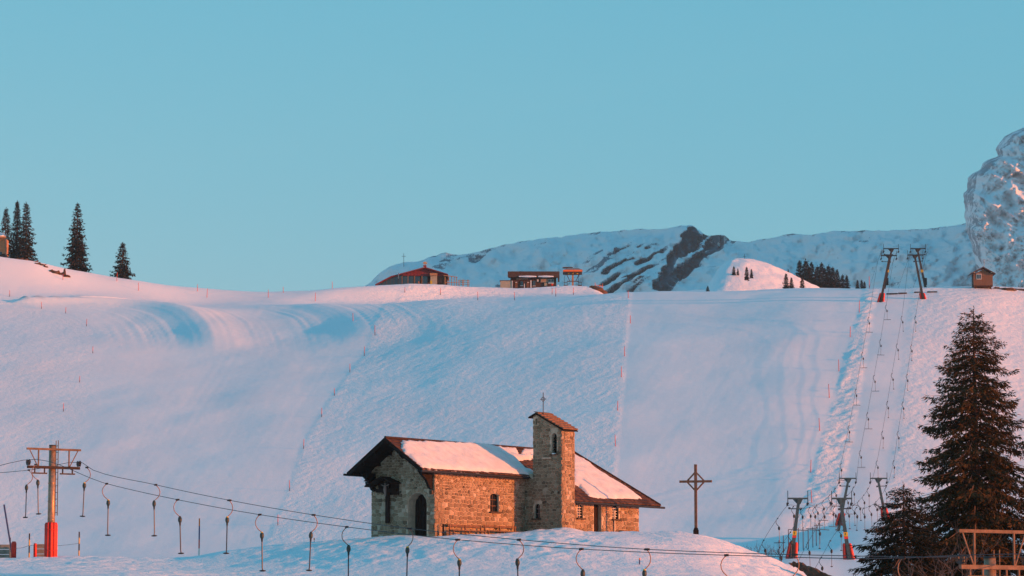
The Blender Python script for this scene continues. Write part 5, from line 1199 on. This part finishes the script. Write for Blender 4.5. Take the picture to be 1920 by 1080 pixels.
earth([(1868,541,.6),(1878,542,.9),(1888,543,1.0),(1898,544,.8),(1908,543,.9),(1918,544,1.1),(1928,545,1.0)], (520, 600), 'dark bare earth on the crest right of the small hut', 0.3, 7)
# wooden hut on the crest
Y = 574.0
hu = thing('wooden_hut', P(1843, 538, Y), 'small brown wooden hut on stilts near the rocky mountain', 'hut')
mpx = Y/FPX
for i in range(9):
    x0 = 1825.5 + 4.0*i; hx_ = abs(x0+2-1843.5); part('wall_board', 'brown_wood', hu, x0, x0+3.75, 505.5 + hx_*0.52 - (1 if hx_ < 3 else 0), 534.5, Y, 0.06)
part('wall', 'dk_brown', hu, 1826, 1861, 512, 534, Y+0.05, 2.6)
for s in (-1, 1):
    q = MB(); a = P(1843.5, 499.8, Y-0.5); b = P(1843.5 + 23.5*s, 512.5, Y-0.5); q.add([a, b, b + Vector((0, 3.6, 0)), a + Vector((0, 3.6, 0)), a - EZ*0.16, b - EZ*0.14, b + Vector((0, 3.6, -0.14)), a + Vector((0, 3.6, -0.16))], [(0,1,2,3),(7,6,5,4),(0,4,5,1),(1,5,6,2),(2,6,7,3),(3,7,4,0)]); q.build('roof', M['dk_brown'], hu)
part('floor_beam', 'dk_brown', hu, 1825.5, 1861.5, 534.5, 537, Y+0.03, 2.6)
for x0 in (1827, 1856): part('stilt', 'dk_brown', hu, x0, x0+3, 537, 543, Y+0.2, 0.3)
f = part('window', 'white_paint', hu, 1831, 1840.2, 513.5, 523.8, Y-0.06, 0.08); part('pane', 'blueglass', f, 1832, 1835.2, 514.6, 522.8, Y-0.1, 0.03); part('pane', 'blueglass', f, 1836.2, 1839.4, 514.6, 522.8, Y-0.1, 0.03)
for x0 in (1826, 1858.5): part('beam_end', 'beige', hu, x0, x0+2.2, 509.5, 511.6, Y-0.4, 0.3)
ms = thing('hut_mast', P(1845, 500, Y+3.2), 'thin mast with a short crossbar behind the hut roof', 'mast'); a = P(1845, 538, Y+3.2); t_ = P(1845, 486, Y+3.2); q = MB(); q.cyl(a - EZ*0.5, t_, 0.05, 0.04, 6); q.build('pole', M['zinc'], ms); q = MB(); q.beam(t_ - EZ*0.1 - Vector((0.25, 0, 0)), t_ - EZ*0.1 + Vector((0.25, 0, 0)), 0.06, 0.05); q.build('crossbar', M['zinc'], ms)
# planks lying at the lift top
for i, (x0, x1) in enumerate(((1662, 1683), (1684, 1700), (1714, 1730), (1738, 1757))):
    Yp = 570.0; a = P(x0, 538.6, Yp); b = P(x1, 538.6, Yp); gz = max(float(ground(x0, Yp)), float(ground(x1, Yp))); q = MB(); q.beam(Vector((a.x, Yp, gz+0.08)), Vector((b.x, Yp, gz+0.1)), 0.3, 0.18)
    tag(q.build('timber_plank', M['dark_wood']), '%s dark plank from the left on the snow between the top pylons' % ORD[i], 'plank', 'planks at the lift top')
# chalet at the left edge
Y = 664.0
cl = thing('wooden_chalet', P(-4, 478, Y), 'yellow lit wooden chalet with a snowy roof at the left edge', 'chalet')
for i in range(6): part('wall_plank', 'orange_wood', cl, -30, 9.5, 446.5+4.8*i, 451.0+4.8*i, Y, 0.08)
part('wall', 'orange_wood', cl, -30, 9.3, 446, 476, Y+0.06, 5); part('base', 'dk_brown', cl, -30, 9, 472, 482, Y+0.3, 4.5)
part('window', 'blueglass', cl, -3, 3.5, 472, 478, Y-0.05, 0.08)
q = MB(); q.hexa([P(-34, 446.5, Y-0.7), P(12, 446.5, Y-0.7), P(12, 446, Y+5.5), P(-34, 446, Y+5.5)], [P(-34, 442, Y-0.2), P(11, 444, Y-0.4), P(10, 439, Y+3), P(-34, 437, Y+3)]); q.build('roof', M['orange_wood'], cl)
q = MB(); q.hexa([P(-34, 442, Y-0.5), P(11.5, 443.4, Y-0.5), P(11, 441, Y+4), P(-34, 440, Y+4)], [P(-34, 438, Y), P(9, 439.5, Y), P(8, 437, Y+3), P(-34, 436, Y+3)]); q.build('roof_snow', M['snow'], cl, True)
# summit crosses
def summit_cross(px, pyt, pyb, Yp, r, label, aw_):
    a = P(px, pyb + 3, Yp); t_ = P(px, pyt, Yp); o = thing('summit_cross', a, label, 'cross', 'summit crosses'); q = MB(); q.beam(a - EZ*(t_.z-a.z)*0.3, t_, r, r, (1, 0, 0)); q.build('post', M['iron'], o)
    c = a + (t_-a)*0.72; q = MB(); q.beam(c - Vector((aw_, 0, 0)), c + Vector((aw_, 0, 0)), r*0.8, r*0.8); q.build('crossbar', M['iron'], o)
summit_cross(757, 475, 492, 3800, 0.5, 'thin tall cross on the far ridge left of the restaurant sign', 2.6)
summit_cross(1396, 476, 490, 935, 0.09, 'small cross on top of the sunlit saddle hill', 0.45)
# ---------------------------------------------------------------- trees
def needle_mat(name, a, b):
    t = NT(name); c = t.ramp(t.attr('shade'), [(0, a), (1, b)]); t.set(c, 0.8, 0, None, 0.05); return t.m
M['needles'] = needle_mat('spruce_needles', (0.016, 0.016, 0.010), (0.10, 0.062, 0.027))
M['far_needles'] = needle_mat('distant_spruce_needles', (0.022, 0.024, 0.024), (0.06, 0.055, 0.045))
M['shaded_needles'] = needle_mat('shaded_spruce_needles', (0.010, 0.013, 0.010), (0.042, 0.036, 0.022))  # darker copy of the needle colours, painting the small spruce as shaded
M['bark'] = plain('spruce_bark', (0.085, 0.055, 0.042), 0.9, var=0.4, scale=4, bumpd=0.02)
M['shaded_grey_bark'] = plain('shaded_grey_bark', (0.055, 0.05, 0.047), 0.9, var=0.3, scale=4)  # bark colour darkened so the bare tree reads as standing in shade
def spruce_parts(H, Rb, seed, whorl, nbr, step, spray, ntuft, low=0.06, pw=0.85, taper=0.02, kw=1.0):
    rng = random.Random(seed); V = []; F = []; S = []; sh = 0.5
    br = MB(); UP = Vector((0, 0, 1))
    br.tube([(0, 0, -0.6), (0, 0, H*0.3), (H*0.004*rng.uniform(-1, 1), 0, H*0.7), (0, 0, H*0.99)], [H*taper, H*taper*0.75, H*taper*0.35, 0.02], 8)
    def kite(p, d, ln, wd):
        s = d.cross(UP)
        if s.length < 1e-3: s = Vector((1, 0, 0))
        s.normalize(); n = s.cross(d); a = rng.uniform(-1.3, 1.3); s = (s*math.cos(a) + n*math.sin(a))*wd
        k = len(V); m = p + d*ln*0.42; V.extend([p, m + s, p + d*ln, m - s]); F.append((k, k+1, k+2, k+3)); S.append(sh)
    z = H*low; lean = [rng.uniform(0.8, 1.15) for _ in range(12)]
    while z < H*0.985:
        t = z/H; prof = Rb*((1-t)**pw)*(1 if t > 0.16 else 0.72 + 1.7*t) + 0.03*Rb
        for b in range(nbr):
            a = 2*math.pi*(b + rng.random())/nbr; L = prof*rng.uniform(0.62, 1.12)*lean[int(a/(2*math.pi)*12) % 12]
            if rng.random() < 0.07: L *= 0.45
            el = math.radians(28*(t-0.35) + rng.uniform(-8, 8)); out_ = Vector((math.cos(a), math.sin(a), 0)); side = Vector((-out_.y, out_.x, 0))
            p = Vector((0, 0, z + rng.uniform(-.4, .4)*whorl)); pts = [p.copy()]; n = max(2, int(L/step)); e = el
            for i in range(n):
                u = (i+1)/n; e = el - 0.55*math.sin(u*math.pi*0.75) + (0.5*max(0, u-0.6)); p = p + (out_*math.cos(e) + UP*math.sin(e))*(L/n) + side*rng.uniform(-.06, .06)*step; pts.append(p.copy())
            if L > 0.5: br.tube([pts[0], pts[len(pts)//2], pts[-1]], [0.012*L+0.01, 0.008*L+0.006, 0.004], 3, False)
            clump = rng.random(); sc = spray*(0.42 + 0.58*(1-t)**0.7)
            def tuft(p, d, sd, k_):
                nonlocal sh
                for k in range(k_):
                    dd = (d*rng.uniform(0.2, 1.0) + sd*rng.uniform(-0.9, 0.9) - UP*rng.uniform(-0.15, 0.7)).normalized()
                    sh = min(1, max(0, 0.55*clump + 0.45*rng.random())); kite(p + (d*rng.uniform(-.5, .5) + sd*rng.uniform(-.25, .25) - UP*rng.uniform(0, .3))*step, dd, sc*rng.uniform(0.6, 1.25), sc*rng.uniform(0.13, 0.25)*kw)
            for i in range(1, len(pts)):
                u = i/n
                if u < 0.2 and L > 1.2 and rng.random() < 0.75: continue
                d = (pts[i]-pts[i-1]).normalized(); tuft(pts[i], d, side, ntuft)
                if L > 1.0 and u < 0.9:                       # side twigs fan out from the bough and hang a little
                    for s_ in (-1, 1):
                        tl = L*0.34*(1 - 0.75*u)*rng.uniform(0.5, 1.2); td = (d*0.7 + side*s_*rng.uniform(0.6, 1.1) - UP*rng.uniform(0.05, 0.5)).normalized(); m = max(1, int(tl/(step*1.3)))
                        for w in range(m): tuft(pts[i] + td*tl*(w+1)/m, td, Vector((-td.y, td.x, 0)), max(1, ntuft//2))
            sh = 0.6*clump + 0.3; kite(pts[-1], (d + UP*0.25).normalized(), sc*0.8, sc*0.14)
        z += whorl*(1.0 - 0.45*t)*rng.uniform(0.8, 1.2)
    for k in range(10): sh = 0.5; kite(Vector((0, 0, H*(0.955+0.0045*k))), Vector((rng.uniform(-1, 1), rng.uniform(-1, 1), 1.2)).normalized(), spray*0.45, spray*0.07)
    return br, V, F, S
def spruce(name, loc, H, Rb, seed, label, group, mat_, **k):
    o = thing(name, (0, 0, 0), label, 'spruce', group); br, V, F, S = spruce_parts(H, Rb, seed, **k)
    br.build('trunk', M['bark'], o)
    q = MB(); q.v = [tuple(v) for v in V]; q.f = F; q.a = S; me = bpy.data.meshes.new('crown'); me.from_pydata(q.v, [], q.f)
    at = me.attributes.new('shade', 'FLOAT', 'FACE'); at.data.foreach_set('value', S); me.materials.append(mat_)
    c = bpy.data.objects.new('crown', me); C.objects.link(c); c.parent = o
    o.location = loc; return o
def at_ground(px, Y): return G(px, Y)
# the big spruce and its neighbours at the right
Yb = 158.0; b = G(1836, Yb); H = float(zof(574, Yb)) - b.z
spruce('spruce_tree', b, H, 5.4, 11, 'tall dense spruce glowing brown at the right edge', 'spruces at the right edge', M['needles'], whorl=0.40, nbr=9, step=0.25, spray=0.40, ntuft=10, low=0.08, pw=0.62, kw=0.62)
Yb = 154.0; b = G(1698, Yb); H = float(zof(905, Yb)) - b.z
spruce('spruce_tree', b, H, 4.5, 12, 'smaller dark spruce left of the tall spruce', 'spruces at the right edge', M['shaded_needles'], whorl=0.36, nbr=9, step=0.25, spray=0.38, ntuft=11, low=0.04, pw=0.72, kw=0.65)
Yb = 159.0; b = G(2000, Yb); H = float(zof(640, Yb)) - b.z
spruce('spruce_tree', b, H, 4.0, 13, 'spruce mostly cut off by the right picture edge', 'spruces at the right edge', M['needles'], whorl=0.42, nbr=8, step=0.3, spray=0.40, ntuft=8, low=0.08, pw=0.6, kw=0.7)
# spruces on the left ridge
far_k = dict(whorl=0.5, nbr=8, step=0.42, spray=0.72, ntuft=4, low=0.03, pw=0.9)
def ridge_tree(px, pyt, pyb, seed, wpx, label, Yf=662.0, **k):
    kk_ = dict(far_k); kk_.update(k); b = G(px, Yf); H = float(zof(pyt, Yf)) - b.z
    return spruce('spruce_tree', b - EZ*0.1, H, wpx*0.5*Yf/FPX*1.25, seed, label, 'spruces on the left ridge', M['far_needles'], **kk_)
ridge_tree(-18, 395, 476, 20, 44, 'spruce behind the chalet cut by the left picture edge', 672)
ridge_tree(9, 388, 480, 21, 44, 'first full spruce right of the yellow chalet', 670, taper=0.016)
ridge_tree(30, 375, 484, 22, 34, 'tallest slim spruce in the left group on the ridge', 664, low=0.12)
ridge_tree(47, 378, 488, 23, 46, 'rightmost spruce of the group beside the chalet', 660, low=0.10)
ridge_tree(143, 379, 509, 24, 54, 'lone tall open spruce on the left ridge', 660, pw=0.9, low=0.02)
ridge_tree(229, 454, 527, 25, 46, 'small dense spruce standing alone down the left ridge', 658, whorl=0.5)
# bare bushes on the left ridge line are tiny; the saddle and the forest behind the crest
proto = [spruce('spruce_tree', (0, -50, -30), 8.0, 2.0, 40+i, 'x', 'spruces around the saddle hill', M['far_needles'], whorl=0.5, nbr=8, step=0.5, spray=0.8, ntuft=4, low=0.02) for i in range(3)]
used = [False]*3; kids = [kids_of(p) for p in proto]
def saddle_tree(i, px, pyt, pyb, Yf, label, fat=1.0):
    k = i % 3; o = proto[k] if not used[k] else copy_tree(proto[k], kids[k]); used[k] = True
    a = P(px, pyb, Yf); h = (pyb - pyt)*Yf/FPX; s = h/8.0; o.location = a - EZ*0.4; o.scale = (s*fat, s*fat, s*1.05); o.rotation_euler = (0, 0, i*1.3); o['label'] = label
n = 0
for px, a, b, Yf, lb, ft in ((1376,497,513,885,'leftmost spruce on the sunlit saddle hill',1.2),(1383.5,501,512,884,'tiny spruce beside the leftmost spruce on the saddle hill',1.1),(1400,498,520,872,'taller spruce in the middle of the saddle hill',1.1),(1409,502,517,874,'right spruce of the middle pair on the saddle hill',1.1),
    (1327,534,547,820,'small dark spruce at the left foot of the saddle hill',1.5),(1344,510,533,905,'dark bush-like spruce on the shaded left flank of the saddle hill',0.8),(1474,511,543,842,'dark spruce at the right foot of the saddle hill',1.0),(1484,519,543,840,'short spruce right beside the dark one at the hill foot',1.2),(1504,517,543,838,'single spruce before the forest edge',1.1)):
    saddle_tree(n, px, a, b, Yf, lb, ft); n += 1
fr = [(1478,503,520),(1500,489,546),(1511,486,546),(1522,492,546),(1533,497,546),(1541,492,546),(1554,496,546),(1562,500,546),(1570,505,546),(1580,513,546),(1588,515,546),(1608,524,546),(1616,523,546),(1621,526,546),(1517,498,546),(1547,503,546)]
for i, (px, a, b) in enumerate(sorted(fr)):
    saddle_tree(n, px, a, b, 990 + 6*(i % 3), ['leftmost', 'second', 'third', 'fourth', 'fifth', 'sixth', 'seventh', 'eighth', 'ninth', 'tenth', 'eleventh', 'twelfth', 'thirteenth', 'fourteenth', 'fifteenth', 'rightmost'][i] + ' spruce from the left in the dark forest behind the crest', 1.05 if i else 0.8); n += 1
# bare trees and bushes
def bare(name, base, H, seed, label, mat_, spread=0.5, depth=5, r0=0.05, n0=1, cat='bush', kidsn=(2, 3)):
    rng = random.Random(seed); q = MB(); tw = MB()
    def grow(p, d, ln, r, k):
        pts = [p]; dd = d.copy()
        for i in range(3): dd = (dd + Vector((rng.uniform(-1, 1), rng.uniform(-1, 1), rng.uniform(-.4, .6)))*0.16).normalized(); pts.append(pts[-1] + dd*ln/3)
        (q if k >= depth-1 else tw).tube(pts, [r, r*0.9, r*0.8, r*0.68], 4 if k < depth-1 else 6, False)
        if k == 0: return
        for c in range(rng.randint(*kidsn)):
            nd = (dd + Vector((rng.uniform(-1, 1), rng.uniform(-1, 1), rng.uniform(-.35, .75)))*spread*1.5).normalized(); grow(pts[rng.choice((2, 3, 3))], nd, ln*rng.uniform(0.6, 0.85), max(r*0.62, 0.006), k-1)
    for i in range(n0): grow(Vector(base) + Vector((rng.uniform(-.4, .4)*n0*0.2, rng.uniform(-.2, .2), -0.2)), Vector((rng.uniform(-.4, .4)*(n0 > 1), rng.uniform(-.3, .3)*(n0 > 1), 1)).normalized(), H*0.36, r0, depth)
    o = thing(name, base, label, cat); q.build('trunk' if n0 == 1 else 'stems', mat_, o); tw.build('twigs', mat_, o, kind='stuff'); return o
Yb = 147.0; b = G(1748, Yb); H = float(zof(935, Yb)) - b.z
bare('bare_tree', b, H*0.88, 3, 'grey leafless tree in front of the small dark spruce', M['shaded_grey_bark'], 0.55, 5, 0.11, 1, 'bare tree')
b = P(1434, 1040, 330.0); b.z = min(b.z, float(ground(1434, 330.0)))
bare('bare_bush', b, 4.4, 5, 'leafless bush behind the right end of the knoll', M['bark'], 0.6, 4, 0.06, 5)
b = G(1578, 262.0); b.z = max(b.z, float(zof(1105, 262)))
bare('bare_bush', G(1578, 262.0), 4.6, 6, 'thick leafless bush below the right green pylon', M['bark'], 0.6, 4, 0.05, 8)
bare('bare_bush', G(1462, 345.0), 2.6, 7, 'low leafless bush at the foot of the left green pylon', M['bark'], 0.6, 3, 0.04, 4)
bare('bare_bush', G(347, 660.0), 1.1, 8, 'tiny leafless bush on the left skyline', M['bark'], 0.6, 3, 0.03, 5)
# the dark turf bank breaking out of the snow at the bottom
def turf(pts, label, seed):
    q = MB(); ws = [p[2] for p in pts]; q.tube([P(x, y, Yv) for x, y, w_, Yv in pts], ws, 9); o = q.build('turf_bank', M['earth'])
    m = o.modifiers.new('s', 'SUBSURF'); m.levels = 2; m.render_levels = 2
    tx = bpy.data.textures.new('turf', 'CLOUDS'); tx.noise_scale = 0.28; tx.noise_depth = 4; dm = o.modifiers.new('d', 'DISPLACE'); dm.texture = tx; dm.strength = 0.45; dm.mid_level = 0.5
    return tag(o, label, 'turf bank')
def bank(pts):
    return [(x, y, w_, find(x, y, 150, 300)) for x, y, w_ in pts]
turf([(1476, 1055, .05, 196), (1490, 1058, .14, 196), (1503, 1064, .24, 196), (1520, 1072, .3, 195), (1545, 1084, .32, 194), (1570, 1096, .3, 193)], 'dark brown bank of bare turf at the bottom right of the knoll', 1)
turf([(1322, 1010, .03, 204), (1331, 1013, .09, 204), (1339, 1015, .09, 204), (1346, 1017, .03, 204)], 'small bare turf patch on the knoll right of the wooden cross', 2)
# ---------------------------------------------------------------- thin mountain air
HAZE_D = 0.00006
q = MB(); q.hexa([(-2800, -30, -152), (2800, -30, -152), (2800, 5000, -152), (-2800, 5000, -152)], [(-2800, -30, 540), (2800, -30, 540), (2800, 5000, 540), (-2800, 5000, 540)])
hm = bpy.data.materials.new('thin_air'); hm.use_nodes = True; hn = hm.node_tree; hn.nodes.clear()
ho = hn.nodes.new('ShaderNodeOutputMaterial'); hv = hn.nodes.new('ShaderNodeVolumePrincipled'); hv.inputs['Density'].default_value = HAZE_D; hv.inputs['Color'].default_value = (0.42, 0.80, 1.0, 1); hv.inputs['Anisotropy'].default_value = 0.0
hn.links.new(hv.outputs[0], ho.inputs['Volume'])
q.build('haze', hm, None, False, 'stuff')
